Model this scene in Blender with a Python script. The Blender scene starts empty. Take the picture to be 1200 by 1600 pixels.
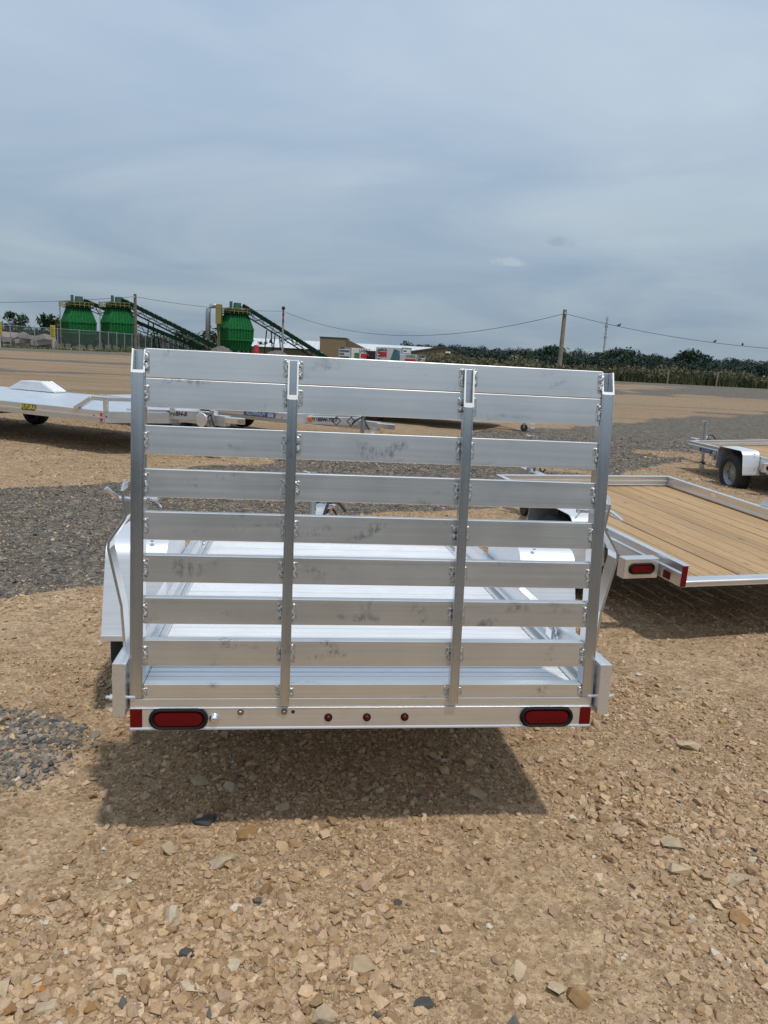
import bpy, bmesh, math, random
import numpy as np
from mathutils import Vector, Matrix
random.seed(7); rng = np.random.default_rng(11)
sc = bpy.context.scene
COL = sc.collection
PI = math.pi

# ------------------------------------------------------------------ camera, sky, sun, exposure
EYE = 1.57
PITCH, ROLL = 0.1997, 0.0521
cam = bpy.data.cameras.new('camera')
cam.sensor_fit = 'VERTICAL'; cam.sensor_height = 36.0; cam.lens = 1202 / 1600 * 36.0
cam.clip_start = 0.05; cam.clip_end = 6000
camo = bpy.data.objects.new('camera', cam); COL.objects.link(camo)
_f = Vector((0, math.cos(PITCH), -math.sin(PITCH))); _r = Vector((1, 0, 0)); _u = Vector((0, math.sin(PITCH), math.cos(PITCH)))
_R = math.cos(ROLL) * _r + math.sin(ROLL) * _u; _U = -math.sin(ROLL) * _r + math.cos(ROLL) * _u
camo.matrix_world = Matrix(((_R.x, _U.x, -_f.x, 0), (_R.y, _U.y, -_f.y, 0), (_R.z, _U.z, -_f.z, EYE), (0, 0, 0, 1)))
sc.camera = camo

SUN = Vector((0.227, -0.36, 1.0)).normalized()          # direction towards the sun
SUN_EL = math.asin(SUN.z); SUN_AZ = math.atan2(SUN.x, SUN.y)
world = bpy.data.worlds.new('World'); sc.world = world; world.use_nodes = True
W = world.node_tree; W.nodes.clear()
def wn(t, **k):
    n = W.nodes.new(t)
    for a, b in k.items(): setattr(n, a, b)
    return n
wl = W.links.new
sky = wn('ShaderNodeTexSky', sky_type='NISHITA', sun_disc=False, sun_elevation=SUN_EL, sun_rotation=SUN_AZ, dust_density=2.0)
bg_sky = wn('ShaderNodeBackground'); bg_sky.inputs['Strength'].default_value = 0.07
wl(sky.outputs[0], bg_sky.inputs['Color'])
tc = wn('ShaderNodeTexCoord')
sep = wn('ShaderNodeSeparateXYZ'); wl(tc.outputs['Generated'], sep.inputs[0])
zr = wn('ShaderNodeValToRGB'); wl(sep.outputs['Z'], zr.inputs[0])      # thin overcast: greyer and darker low down
cr = zr.color_ramp
cr.elements[0].position = 0.0; cr.elements[0].color = (0.315, 0.392, 0.462, 1)
cr.elements[1].position = 0.55; cr.elements[1].color = (0.595, 0.705, 0.835, 1)
e = cr.elements.new(0.10); e.color = (0.355, 0.445, 0.535, 1)
e = cr.elements.new(0.28); e.color = (0.490, 0.592, 0.705, 1)
# project the cloud deck on a plane so that the streaks flatten towards the horizon
mxz = wn('ShaderNodeMath', operation='MAXIMUM'); wl(sep.outputs['Z'], mxz.inputs[0]); mxz.inputs[1].default_value = 0.0
adz = wn('ShaderNodeMath', operation='ADD'); wl(mxz.outputs[0], adz.inputs[0]); adz.inputs[1].default_value = 0.16
dv = wn('ShaderNodeVectorMath', operation='DIVIDE'); wl(tc.outputs['Generated'], dv.inputs[0])
cmb = wn('ShaderNodeCombineXYZ'); wl(adz.outputs[0], cmb.inputs[0]); wl(adz.outputs[0], cmb.inputs[1]); cmb.inputs[2].default_value = 1.0
wl(cmb.outputs[0], dv.inputs[1])
mp = wn('ShaderNodeMapping'); wl(dv.outputs[0], mp.inputs[0]); mp.inputs['Scale'].default_value = (0.85, 1.0, 0.3); mp.inputs['Location'].default_value = (1.7, 0.4, 0); mp.inputs['Rotation'].default_value = (0, 0, 0.35)
n1 = wn('ShaderNodeTexNoise'); wl(mp.outputs[0], n1.inputs['Vector']); n1.inputs['Scale'].default_value = 0.95; n1.inputs['Detail'].default_value = 7; n1.inputs['Roughness'].default_value = 0.5; n1.inputs['Distortion'].default_value = 0.6
nr = wn('ShaderNodeValToRGB'); wl(n1.outputs['Fac'], nr.inputs[0])
nr.color_ramp.elements[0].position = 0.30; nr.color_ramp.elements[0].color = (0.80, 0.87, 0.97, 1)
nr.color_ramp.elements[1].position = 0.72; nr.color_ramp.elements[1].color = (1.26, 1.22, 1.15, 1)
mul = wn('ShaderNodeMixRGB', blend_type='MULTIPLY'); mul.inputs[0].default_value = 1.0
wl(zr.outputs[0], mul.inputs[1]); wl(nr.outputs[0], mul.inputs[2])
last = mul.outputs[0]
for cx, cy, cz, sx_, sz_, colr, amt in ((0.1379, 0.9832, 0.1199, 0.020, 0.0055, (0.58, 0.65, 0.73, 1), 0.45), (0.1902, 0.9710, 0.1447, 0.022, 0.006, (0.27, 0.33, 0.41, 1), 0.35), (-0.4214, 0.9052, 0.0555, 0.022, 0.006, (0.46, 0.52, 0.60, 1), 0.3)):
    sub = wn('ShaderNodeVectorMath', operation='SUBTRACT'); wl(tc.outputs['Generated'], sub.inputs[0]); sub.inputs[1].default_value = (cx, cy, cz)
    scl = wn('ShaderNodeVectorMath', operation='DIVIDE'); wl(sub.outputs[0], scl.inputs[0]); scl.inputs[1].default_value = (sx_, 0.06, sz_)
    ln = wn('ShaderNodeVectorMath', operation='LENGTH'); wl(scl.outputs[0], ln.inputs[0])
    nz = wn('ShaderNodeTexNoise'); wl(tc.outputs['Generated'], nz.inputs['Vector']); nz.inputs['Scale'].default_value = 90; nz.inputs['Detail'].default_value = 4
    ad = wn('ShaderNodeMath', operation='MULTIPLY_ADD'); wl(nz.outputs['Fac'], ad.inputs[0]); ad.inputs[1].default_value = 2.0; ad.inputs[2].default_value = -1.0
    sm = wn('ShaderNodeMath', operation='ADD'); wl(ln.outputs['Value'], sm.inputs[0]); wl(ad.outputs[0], sm.inputs[1])
    rp = wn('ShaderNodeMapRange'); wl(sm.outputs[0], rp.inputs[0]); rp.inputs[1].default_value = 0.3; rp.inputs[2].default_value = 1.05; rp.inputs[3].default_value = amt; rp.inputs[4].default_value = 0.0
    mc = wn('ShaderNodeMixRGB'); wl(rp.outputs[0], mc.inputs[0]); wl(last, mc.inputs[1]); mc.inputs[2].default_value = colr; last = mc.outputs[0]
bg_cl = wn('ShaderNodeBackground'); wl(last, bg_cl.inputs['Color']); bg_cl.inputs['Strength'].default_value = 1.0
mixw = wn('ShaderNodeMixShader'); mixw.inputs[0].default_value = 0.86
wl(bg_sky.outputs[0], mixw.inputs[1]); wl(bg_cl.outputs[0], mixw.inputs[2])
wo = wn('ShaderNodeOutputWorld'); wl(mixw.outputs[0], wo.inputs[0])

sl = bpy.data.lights.new('sun', 'SUN'); sl.energy = 2.8; sl.angle = math.radians(2.2); sl.color = (1.0, 0.95, 0.87)
so = bpy.data.objects.new('sun', sl); COL.objects.link(so); so.rotation_euler = SUN.to_track_quat('Z', 'Y').to_euler(); so.location = (0, 0, 50)
vs = sc.view_settings; vs.view_transform = 'Standard'; vs.look = 'None'; vs.exposure = 0.0; vs.gamma = 1.0; vs.use_curve_mapping = False

# ------------------------------------------------------------------ materials
def newmat(name):
    m = bpy.data.materials.new(name); m.use_nodes = True
    nt = m.node_tree; return m, nt, nt.nodes['Principled BSDF']
def nd(nt, t, **k):
    n = nt.nodes.new(t)
    for a, b in k.items(): setattr(n, a, b)
    return n
def ramp(nt, src, stops):
    r = nd(nt, 'ShaderNodeValToRGB'); nt.links.new(src, r.inputs[0])
    el = r.color_ramp.elements
    while len(el) < len(stops): el.new(0.5)
    for e_, (p, c) in zip(el, stops):
        e_.position = p; e_.color = c if len(c) == 4 else (*c, 1)
    return r.outputs[0]
def noise(nt, vec, scale, detail=4, rough=0.55, dist=0.0):
    n = nd(nt, 'ShaderNodeTexNoise'); n.inputs['Scale'].default_value = scale; n.inputs['Detail'].default_value = detail
    n.inputs['Roughness'].default_value = rough; n.inputs['Distortion'].default_value = dist
    if vec is not None: nt.links.new(vec, n.inputs['Vector'])
    return n.outputs['Fac']
def mapping(nt, vec, scale=(1, 1, 1), loc=(0, 0, 0)):
    m = nd(nt, 'ShaderNodeMapping'); m.inputs['Scale'].default_value = scale; m.inputs['Location'].default_value = loc
    nt.links.new(vec, m.inputs[0]); return m.outputs[0]
def mixc(nt, fac, a, b, mode='MIX'):
    m = nd(nt, 'ShaderNodeMixRGB', blend_type=mode)
    for i, v in ((0, fac), (1, a), (2, b)):
        if isinstance(v, (int, float)): m.inputs[i].default_value = v
        elif isinstance(v, tuple): m.inputs[i].default_value = v if len(v) == 4 else (*v, 1)
        else: nt.links.new(v, m.inputs[i])
    return m.outputs[0]
def bump(nt, b, h, strength=0.3, dist=0.01):
    n = nd(nt, 'ShaderNodeBump'); n.inputs['Strength'].default_value = strength; n.inputs['Distance'].default_value = dist
    nt.links.new(h, n.inputs['Height']); nt.links.new(n.outputs[0], b.inputs['Normal'])
def simple(name, col, rough=0.6, metal=0.0, vary=0.12, scale=6.0):
    m, nt, b = newmat(name)
    tcn = nd(nt, 'ShaderNodeTexCoord')
    f = noise(nt, tcn.outputs['Object'], scale, 5, 0.6)
    lo = tuple(c * (1 - vary) for c in col); hi = tuple(min(1, c * (1 + vary)) for c in col)
    nt.links.new(ramp(nt, f, [(0.3, lo), (0.7, hi)]), b.inputs['Base Color'])
    b.inputs['Roughness'].default_value = rough; b.inputs['Metallic'].default_value = metal
    return m
def aluminium(name, base=(0.80, 0.81, 0.82), rough=0.34, aniso=0.6, metal=1.0, streak=(1.2, 90, 90), scuff=0.0, along='x', bumpy=0.04):
    """mill finish: drawn along one axis, faint blotches, optional dark handling marks"""
    m, nt, b = newmat(name)
    tcn = nd(nt, 'ShaderNodeTexCoord'); oi = nd(nt, 'ShaderNodeObjectInfo')
    off = nd(nt, 'ShaderNodeVectorMath', operation='SCALE'); nt.links.new(oi.outputs['Location'], off.inputs[0]); off.inputs['Scale'].default_value = 3.1
    rv = nd(nt, 'ShaderNodeVectorMath', operation='ADD'); nt.links.new(tcn.outputs['Object'], rv.inputs[0])
    rs = nd(nt, 'ShaderNodeMath', operation='MULTIPLY'); nt.links.new(oi.outputs['Random'], rs.inputs[0]); rs.inputs[1].default_value = 37.0
    nt.links.new(rs.outputs[0], rv.inputs[1])
    s = streak if along == 'x' else ((streak[1], streak[0], streak[2]) if along == 'y' else (streak[1], streak[2], streak[0]))
    f1 = noise(nt, mapping(nt, rv.outputs[0], s), 1.0, 4, 0.6)
    f2 = noise(nt, rv.outputs[0], 4.5, 6, 0.6)
    c1 = ramp(nt, f1, [(0.25, tuple(v * 0.90 for v in base)), (0.75, tuple(min(1, v * 1.04) for v in base))])
    c2 = ramp(nt, f2, [(0.3, (0.90, 0.90, 0.91)), (0.7, (1, 1, 1))])
    col = mixc(nt, 1.0, c1, c2, 'MULTIPLY')
    if scuff:
        f3 = noise(nt, mapping(nt, rv.outputs[0], (7, 9, 13)), 1.0, 3, 0.5, 0.4)
        f4 = noise(nt, mapping(nt, rv.outputs[0], (70, 60, 38)), 1.0, 3, 0.7)
        a = ramp(nt, f3, [(0.60, (0, 0, 0)), (0.70, (1, 1, 1))]); bb = ramp(nt, f4, [(0.42, (0, 0, 0)), (0.62, (1, 1, 1))])
        k = mixc(nt, 1.0, a, bb, 'MULTIPLY')
        k = mixc(nt, 1.0, k, (scuff, scuff, scuff), 'MULTIPLY')
        col = mixc(nt, k, col, (0.30, 0.30, 0.31))
        f5 = noise(nt, mapping(nt, rv.outputs[0], (260, 200, 10)), 1.0, 2, 0.5)
        sc5 = ramp(nt, f5, [(0.70, (0, 0, 0)), (0.74, (1, 1, 1))])
        col = mixc(nt, mixc(nt, 1.0, sc5, (0.25, 0.25, 0.25), 'MULTIPLY'), col, (0.93, 0.93, 0.94))
    nt.links.new(col, b.inputs['Base Color'])
    b.inputs['Metallic'].default_value = metal
    rr = ramp(nt, mixc(nt, 0.5, f1, f2), [(0.3, (rough * 0.85,) * 3), (0.7, (rough * 1.2,) * 3)])
    nt.links.new(rr, b.inputs['Roughness'])
    b.inputs['Anisotropic'].default_value = aniso
    tg = nd(nt, 'ShaderNodeTangent', direction_type='UV_MAP'); nt.links.new(tg.outputs[0], b.inputs['Tangent'])
    if bumpy: bump(nt, b, f1, bumpy, 0.002)
    return m
M = {}
M['slat'] = aluminium('brushed_slat', base=(0.93, 0.915, 0.89), scuff=0.7, rough=0.32, aniso=0.4, metal=0.94)
M['alu'] = aluminium('mill_aluminium', base=(0.78, 0.78, 0.78), rough=0.32, metal=0.8)
M['alu_y'] = aluminium('mill_aluminium_long', rough=0.29, along='y', metal=0.86)
M['post'] = aluminium('mill_aluminium_upright', base=(0.72, 0.73, 0.74), rough=0.20, aniso=0.3, along='z', scuff=0.3)
M['floor'] = aluminium('extruded_floor', base=(0.87, 0.88, 0.90), rough=0.36, aniso=0.6, streak=(0.8, 60, 60), metal=0.34)
M['sheet'] = aluminium('white_sheet_metal', base=(0.80, 0.82, 0.85), rough=0.40, aniso=0.2, metal=0.66)
M['deck_sheet'] = aluminium('smooth_deck_sheet', base=(0.78, 0.82, 0.86), rough=0.30, aniso=0.2, metal=0.68)
M['cut'] = simple('sawn_aluminium', (0.9, 0.9, 0.9), 0.45, 0.4, 0.03)
M['weld'] = simple('weld_metal', (0.66, 0.66, 0.66), 0.48, 0.95, 0.3, 160)
M['weld_halo'] = simple('weld_soot', (0.52, 0.52, 0.51), 0.40, 0.9, 0.45, 70)
M['chrome'] = simple('zinc_plate', (0.85, 0.86, 0.88), 0.14, 1.0, 0.06, 40)
M['steel'] = simple('dark_steel', (0.30, 0.30, 0.31), 0.4, 1.0, 0.2, 40)
M['rubber'] = simple('black_rubber', (0.008, 0.008, 0.009), 0.75, 0, 0.3, 40)
M['rubber'].node_tree.nodes['Principled BSDF'].inputs['Specular IOR Level'].default_value = 0.2
M['tyre'] = simple('tyre_rubber', (0.018, 0.018, 0.018), 0.75, 0, 0.35, 20)
M['rim'] = simple('grey_rim', (0.26, 0.265, 0.27), 0.4, 0.7, 0.1, 20)
M['black'] = simple('black_plastic', (0.02, 0.02, 0.022), 0.45, 0, 0.2, 20)
M['dark_box'] = simple('dark_grey_plastic', (0.08, 0.085, 0.09), 0.5, 0, 0.2, 20)
M['blue'] = simple('navy_print', (0.035, 0.055, 0.14), 0.4, 0, 0.25, 60)
M['skyblue'] = simple('pale_blue_print', (0.30, 0.38, 0.50), 0.4, 0, 0.1, 60)
M['white'] = simple('white_print', (0.75, 0.75, 0.74), 0.5, 0, 0.05)
M['yellow_print'] = simple('yellow_print', (0.62, 0.50, 0.06), 0.5, 0, 0.2, 80)
M['red_print'] = simple('red_print', (0.50, 0.03, 0.035), 0.5, 0, 0.08)
M['orange'] = simple('orange_marker', (0.55, 0.10, 0.015), 0.3, 0, 0.1)
def lens(name, col):
    m, nt, b = newmat(name)
    tcn = nd(nt, 'ShaderNodeTexCoord')
    v = nd(nt, 'ShaderNodeTexVoronoi'); v.inputs['Scale'].default_value = 260; nt.links.new(tcn.outputs['Object'], v.inputs['Vector'])
    nt.links.new(ramp(nt, v.outputs['Distance'], [(0.0, tuple(c * 1.15 for c in col)), (0.8, tuple(c * 0.72 for c in col))]), b.inputs['Base Color'])
    b.inputs['Roughness'].default_value = 0.3; b.inputs['Specular IOR Level'].default_value = 0.22; b.inputs['Coat Weight'].default_value = 0.03
    b.inputs['Coat Roughness'].default_value = 0.08
    bump(nt, b, v.outputs['Distance'], 0.12, 0.001)
    return m
M['lens'] = lens('red_lens', (0.115, 0.0015, 0.003))
M['reflector'] = lens('red_reflective_tape', (0.13, 0.002, 0.004))
def wood():
    m, nt, b = newmat('treated_deck_wood')
    tcn = nd(nt, 'ShaderNodeTexCoord'); oi = nd(nt, 'ShaderNodeObjectInfo')
    rs = nd(nt, 'ShaderNodeMath', operation='MULTIPLY'); nt.links.new(oi.outputs['Random'], rs.inputs[0]); rs.inputs[1].default_value = 91.0
    rv = nd(nt, 'ShaderNodeVectorMath', operation='ADD'); nt.links.new(tcn.outputs['Object'], rv.inputs[0]); nt.links.new(rs.outputs[0], rv.inputs[1])
    g = noise(nt, mapping(nt, rv.outputs[0], (70, 1.6, 30)), 1.0, 6, 0.65, 0.8)
    big = noise(nt, mapping(nt, rv.outputs[0], (9, 0.9, 4)), 1.0, 3, 0.5)
    kn = nd(nt, 'ShaderNodeTexVoronoi'); kn.inputs['Scale'].default_value = 1.0
    nt.links.new(mapping(nt, rv.outputs[0], (9, 2.6, 1)), kn.inputs['Vector'])
    c = ramp(nt, g, [(0.25, (0.205, 0.128, 0.060)), (0.5, (0.365, 0.238, 0.120)), (0.8, (0.46, 0.325, 0.18))])
    t = ramp(nt, oi.outputs['Random'], [(0.0, (0.84, 0.82, 0.80)), (0.5, (1.0, 0.97, 0.92)), (1.0, (1.08, 1.06, 1.04))])
    c = mixc(nt, 1.0, c, t, 'MULTIPLY')
    c = mixc(nt, ramp(nt, big, [(0.45, (0, 0, 0)), (0.75, (0.35, 0.35, 0.35))]), c, (0.22, 0.155, 0.085))
    c = mixc(nt, ramp(nt, kn.outputs['Distance'], [(0.04, (0.95, 0.95, 0.95)), (0.13, (0, 0, 0))]), c, (0.085, 0.045, 0.02))
    nt.links.new(c, b.inputs['Base Color']); b.inputs['Roughness'].default_value = 0.68
    bump(nt, b, g, 0.25, 0.003)
    return m
M['wood'] = wood()
def attr_mat(name, attr, rough=0.85, vary=0.15, scale=60, bumps=0.0, spec=0.3):
    m, nt, b = newmat(name)
    a = nd(nt, 'ShaderNodeAttribute', attribute_name=attr)
    geo = nd(nt, 'ShaderNodeNewGeometry')
    f = noise(nt, geo.outputs['Position'], scale, 4, 0.6)
    v = ramp(nt, f, [(0.3, (1 - vary,) * 3), (0.7, (1 + vary,) * 3)])
    nt.links.new(mixc(nt, 1.0, a.outputs['Color'], v, 'MULTIPLY'), b.inputs['Base Color'])
    b.inputs['Roughness'].default_value = rough; b.inputs['Specular IOR Level'].default_value = spec
    if bumps: bump(nt, b, f, bumps, 0.004)
    return m
M['stone'] = attr_mat('crushed_stone', 'tint', 0.9, 0.16, 180, 0.25, 0.25)
M['foliage'] = attr_mat('foliage', 'tint', 0.75, 0.25, 0.8, 0, 0.2)
def big_stone():
    m, nt, b = newmat('loose_stone')
    oi = nd(nt, 'ShaderNodeObjectInfo'); tcn = nd(nt, 'ShaderNodeTexCoord')
    f = noise(nt, tcn.outputs['Object'], 2.2, 6, 0.65)
    c = mixc(nt, 1.0, oi.outputs['Color'], ramp(nt, f, [(0.28, (0.78, 0.76, 0.73)), (0.72, (1.14, 1.14, 1.12))]), 'MULTIPLY')
    nt.links.new(c, b.inputs['Base Color']); b.inputs['Roughness'].default_value = 0.9; b.inputs['Specular IOR Level'].default_value = 0.25
    bump(nt, b, f, 0.35, 0.004)
    return m
M['big_stone'] = big_stone()
def ground_mat():
    m, nt, b = newmat('dirt_and_gravel')
    geo = nd(nt, 'ShaderNodeNewGeometry'); P = geo.outputs['Position']
    at = nd(nt, 'ShaderNodeAttribute', attribute_name='gravel')
    ag = nd(nt, 'ShaderNodeAttribute', attribute_name='grass')
    big = noise(nt, P, 0.55, 6, 0.6); mid = noise(nt, P, 5.0, 5, 0.6); fine = noise(nt, P, 60, 5, 0.7)
    v1 = nd(nt, 'ShaderNodeTexVoronoi'); v1.inputs['Scale'].default_value = 85; nt.links.new(P, v1.inputs['Vector'])
    v2 = nd(nt, 'ShaderNodeTexVoronoi'); v2.inputs['Scale'].default_value = 30; nt.links.new(P, v2.inputs['Vector'])
    v3 = nd(nt, 'ShaderNodeTexVoronoi'); v3.inputs['Scale'].default_value = 9; nt.links.new(P, v3.inputs['Vector'])
    sp1 = nd(nt, 'ShaderNodeSeparateColor'); nt.links.new(v1.outputs['Color'], sp1.inputs[0])
    sp2 = nd(nt, 'ShaderNodeSeparateColor'); nt.links.new(v2.outputs['Color'], sp2.inputs[0])
    sp3 = nd(nt, 'ShaderNodeSeparateColor'); nt.links.new(v3.outputs['Color'], sp3.inputs[0])
    tan = ramp(nt, big, [(0.30, (0.290, 0.208, 0.128)), (0.5, (0.350, 0.257, 0.166)), (0.70, (0.385, 0.292, 0.198))])
    dist = nd(nt, 'ShaderNodeVectorMath', operation='LENGTH'); nt.links.new(P, dist.inputs[0])
    mr = nd(nt, 'ShaderNodeMapRange'); nt.links.new(dist.outputs['Value'], mr.inputs[0]); mr.inputs[1].default_value = 5; mr.inputs[2].default_value = 26
    streak = noise(nt, mapping(nt, P, (0.05, 0.35, 1)), 1.0, 4, 0.6)
    far_tan = ramp(nt, streak, [(0.35, (0.205, 0.156, 0.106)), (0.5, (0.265, 0.196, 0.130)), (0.66, (0.25, 0.207, 0.155))])
    tan = mixc(nt, mr.outputs[0], tan, far_tan)  # tan shifts to a darker, streaked brown with distance
    tan = mixc(nt, 1.0, tan, ramp(nt, mid, [(0.3, (0.80, 0.77, 0.72)), (0.7, (1.12, 1.12, 1.12))]), 'MULTIPLY')
    tan = mixc(nt, 1.0, tan, ramp(nt, sp1.outputs[0], [(0.0, (0.72, 0.69, 0.65)), (0.5, (0.98, 0.98, 0.98)), (1.0, (1.22, 1.22, 1.22))]), 'MULTIPLY')
    tan = mixc(nt, 1.0, tan, ramp(nt, sp2.outputs[0], [(0.0, (0.80, 0.77, 0.74)), (1.0, (1.14, 1.14, 1.14))]), 'MULTIPLY')
    grey = ramp(nt, mid, [(0.3, (0.088, 0.079, 0.067)), (0.7, (0.155, 0.139, 0.118))])
    grey = mixc(nt, 1.0, grey, ramp(nt, sp2.outputs[1], [(0.0, (0.55, 0.55, 0.56)), (0.6, (1, 1, 1)), (1.0, (1.6, 1.58, 1.55))]), 'MULTIPLY')
    grey = mixc(nt, 1.0, grey, ramp(nt, sp3.outputs[1], [(0.0, (0.8, 0.8, 0.8)), (1.0, (1.18, 1.16, 1.12))]), 'MULTIPLY')
    jit = nd(nt, 'ShaderNodeMath', operation='ADD'); nt.links.new(at.outputs['Fac'], jit.inputs[0])
    j2 = nd(nt, 'ShaderNodeMath', operation='MULTIPLY_ADD'); nt.links.new(mixc(nt, 0.5, mid, big), j2.inputs[0]); j2.inputs[1].default_value = 1.2; j2.inputs[2].default_value = -0.6
    nt.links.new(j2.outputs[0], jit.inputs[1])
    gm = ramp(nt, jit.outputs[0], [(0.22, (0, 0, 0)), (0.80, (1, 1, 1))])
    c = mixc(nt, gm, tan, grey)
    gr = ramp(nt, mid, [(0.3, (0.050, 0.062, 0.022)), (0.7, (0.115, 0.110, 0.045))])
    c = mixc(nt, ag.outputs['Fac'], c, gr)
    nt.links.new(c, b.inputs['Base Color']); b.inputs['Roughness'].default_value = 0.95; b.inputs['Specular IOR Level'].default_value = 0.15
    v0 = nd(nt, 'ShaderNodeTexVoronoi'); v0.inputs['Scale'].default_value = 190; nt.links.new(P, v0.inputs['Vector'])
    h = mixc(nt, 0.5, fine, v1.outputs['Distance']); h = mixc(nt, 0.3, h, v2.outputs['Distance']); h = mixc(nt, 0.35, h, v0.outputs['Distance'])
    bump(nt, b, h, 0.85, 0.011)
    return m
M['ground'] = ground_mat()

# ------------------------------------------------------------------ mesh helpers
class MB:
    def __init__(s): s.v = []; s.f = []
    def add(s, vs, fs):
        n = len(s.v); s.v += [tuple(p) for p in vs]; s.f += [tuple(i + n for i in f) for f in fs]; return s
    def box(s, x0, x1, y0, y1, z0, z1):
        return s.add([(x0, y0, z0), (x1, y0, z0), (x1, y1, z0), (x0, y1, z0), (x0, y0, z1), (x1, y0, z1), (x1, y1, z1), (x0, y1, z1)],
                     [(0, 3, 2, 1), (4, 5, 6, 7), (0, 1, 5, 4), (1, 2, 6, 5), (2, 3, 7, 6), (3, 0, 4, 7)])
    def prism(s, poly, fn, a, b):
        """poly: 2D loop, fn(p, q, t) -> xyz, extruded from t=a to t=b"""
        n = len(poly)
        vs = [fn(p, q, a) for p, q in poly] + [fn(p, q, b) for p, q in poly]
        fs = [tuple(range(n))[::-1], tuple(range(n, 2 * n))] + [(i, (i + 1) % n, n + (i + 1) % n, n + i) for i in range(n)]
        return s.add(vs, fs)
    def tube(s, pts, r, n=8, cap=True):
        pts = [Vector(p) for p in pts]; rings = []
        for i, p in enumerate(pts):
            d = (pts[min(i + 1, len(pts) - 1)] - pts[max(i - 1, 0)]).normalized()
            a = Vector((0, 0, 1)) if abs(d.z) < 0.9 else Vector((1, 0, 0))
            u = d.cross(a).normalized(); w = d.cross(u)
            rr = r[i] if isinstance(r, (list, tuple)) else r
            rings.append([p + rr * (math.cos(2 * PI * k / n) * u + math.sin(2 * PI * k / n) * w) for k in range(n)])
        vs = [q for g_ in rings for q in g_]; fs = []
        for i in range(len(pts) - 1):
            for k in range(n):
                fs.append((i * n + k, i * n + (k + 1) % n, (i + 1) * n + (k + 1) % n, (i + 1) * n + k))
        if cap: fs += [tuple(range(n))[::-1], tuple(range(len(vs) - n, len(vs)))]
        return s.add(vs, fs)
    def beam(s, a, b, w, h, up=(0, 0, 1)):
        a = Vector(a); b = Vector(b); d = (b - a).normalized(); u = Vector(up)
        if abs(d.dot(u)) > 0.95: u = Vector((0, 1, 0))
        r = d.cross(u).normalized(); u = r.cross(d)
        vs = [p + sx * w / 2 * r + sz * h / 2 * u for p in (a, b) for sx, sz in ((-1, -1), (1, -1), (1, 1), (-1, 1))]
        return s.add(vs, [(0, 3, 2, 1), (4, 5, 6, 7), (0, 1, 5, 4), (1, 2, 6, 5), (2, 3, 7, 6), (3, 0, 4, 7)])
    def lathe(s, prof, axis='z', c=(0, 0, 0), n=24, close=False):
        vs = []; m = len(prof)
        for k in range(n):
            a = 2 * PI * k / n
            for r, t in prof:
                p = {'z': (r * math.cos(a), r * math.sin(a), t), 'x': (t, r * math.cos(a), r * math.sin(a)), 'y': (r * math.cos(a), t, r * math.sin(a))}[axis]
                vs.append((p[0] + c[0], p[1] + c[1], p[2] + c[2]))
        fs = []
        for k in range(n):
            for j in range(m - 1 + (1 if close else 0)):
                fs.append((k * m + j, k * m + (j + 1) % m, ((k + 1) % n) * m + (j + 1) % m, ((k + 1) % n) * m + j))
        return s.add(vs, fs)
    def build(s, name, mat, parent=None, bevel=0.0, smooth=False, uv='x', seg=2):
        me = bpy.data.meshes.new(name); me.from_pydata(s.v, [], s.f); me.update()
        bm = bmesh.new(); bm.from_mesh(me); bmesh.ops.recalc_face_normals(bm, faces=bm.faces); bm.to_mesh(me); bm.free()
        if uv:
            co = np.empty(len(me.vertices) * 3, np.float32); me.vertices.foreach_get('co', co); co = co.reshape(-1, 3)
            li = np.empty(len(me.loops), np.int32); me.loops.foreach_get('vertex_index', li)
            c = co[li]
            k = {'x': (c[:, 0], c[:, 1] * 0.93 + c[:, 2]), 'y': (c[:, 1], c[:, 0] * 0.93 + c[:, 2]), 'z': (c[:, 2], c[:, 0] * 0.93 + c[:, 1])}[uv]
            me.uv_layers.new(name='UVMap').data.foreach_set('uv', np.stack(k, 1).astype(np.float32).ravel())
        if smooth: me.polygons.foreach_set('use_smooth', [True] * len(me.polygons))
        me.materials.append(M[mat] if isinstance(mat, str) else mat)
        o = bpy.data.objects.new(name, me); COL.objects.link(o)
        if parent: o.parent = parent
        if bevel:
            bv = o.modifiers.new('bevel', 'BEVEL'); bv.width = bevel; bv.segments = seg; bv.limit_method = 'ANGLE'; bv.angle_limit = math.radians(40)
        return o
def tag(o, label=None, cat=None, group=None, kind=None):
    if label: o['label'] = label
    if cat: o['category'] = cat
    if group: o['group'] = group
    if kind: o['kind'] = kind
    return o
def empty(name, loc=(0, 0, 0), rot=(0, 0, 0)):
    o = bpy.data.objects.new(name, None); COL.objects.link(o); o.location = loc; o.rotation_euler = rot; o.empty_display_size = 0.2; return o
def copy_obj(o, parent=None):
    c = o.copy(); COL.objects.link(c)
    if parent: c.parent = parent
    return c
def copy_tree(o, parent=None):
    kids = list(o.children); c = copy_obj(o, parent)
    for k in kids: copy_tree(k, c)
    return c
def text_part(name, body, size, mat, parent, M4, bold=0.0, shear=0.0, sx=1.0):
    cu = bpy.data.curves.new(name, 'FONT'); cu.body = body; cu.size = size; cu.align_x = 'CENTER'; cu.align_y = 'CENTER'
    cu.extrude = 0.0015; cu.offset = bold; cu.shear = shear; cu.space_character = 1.0
    tmp = bpy.data.objects.new(name, cu); COL.objects.link(tmp)
    bpy.context.view_layer.update()
    me = bpy.data.meshes.new_from_object(tmp.evaluated_get(bpy.context.evaluated_depsgraph_get()))
    bpy.data.objects.remove(tmp); me.name = name
    me.materials.clear(); me.materials.append(M[mat])
    o = bpy.data.objects.new(name, me); COL.objects.link(o); o.parent = parent
    o.matrix_local = M4 @ Matrix.Diagonal((sx, 1, 1, 1)); return o
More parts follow.
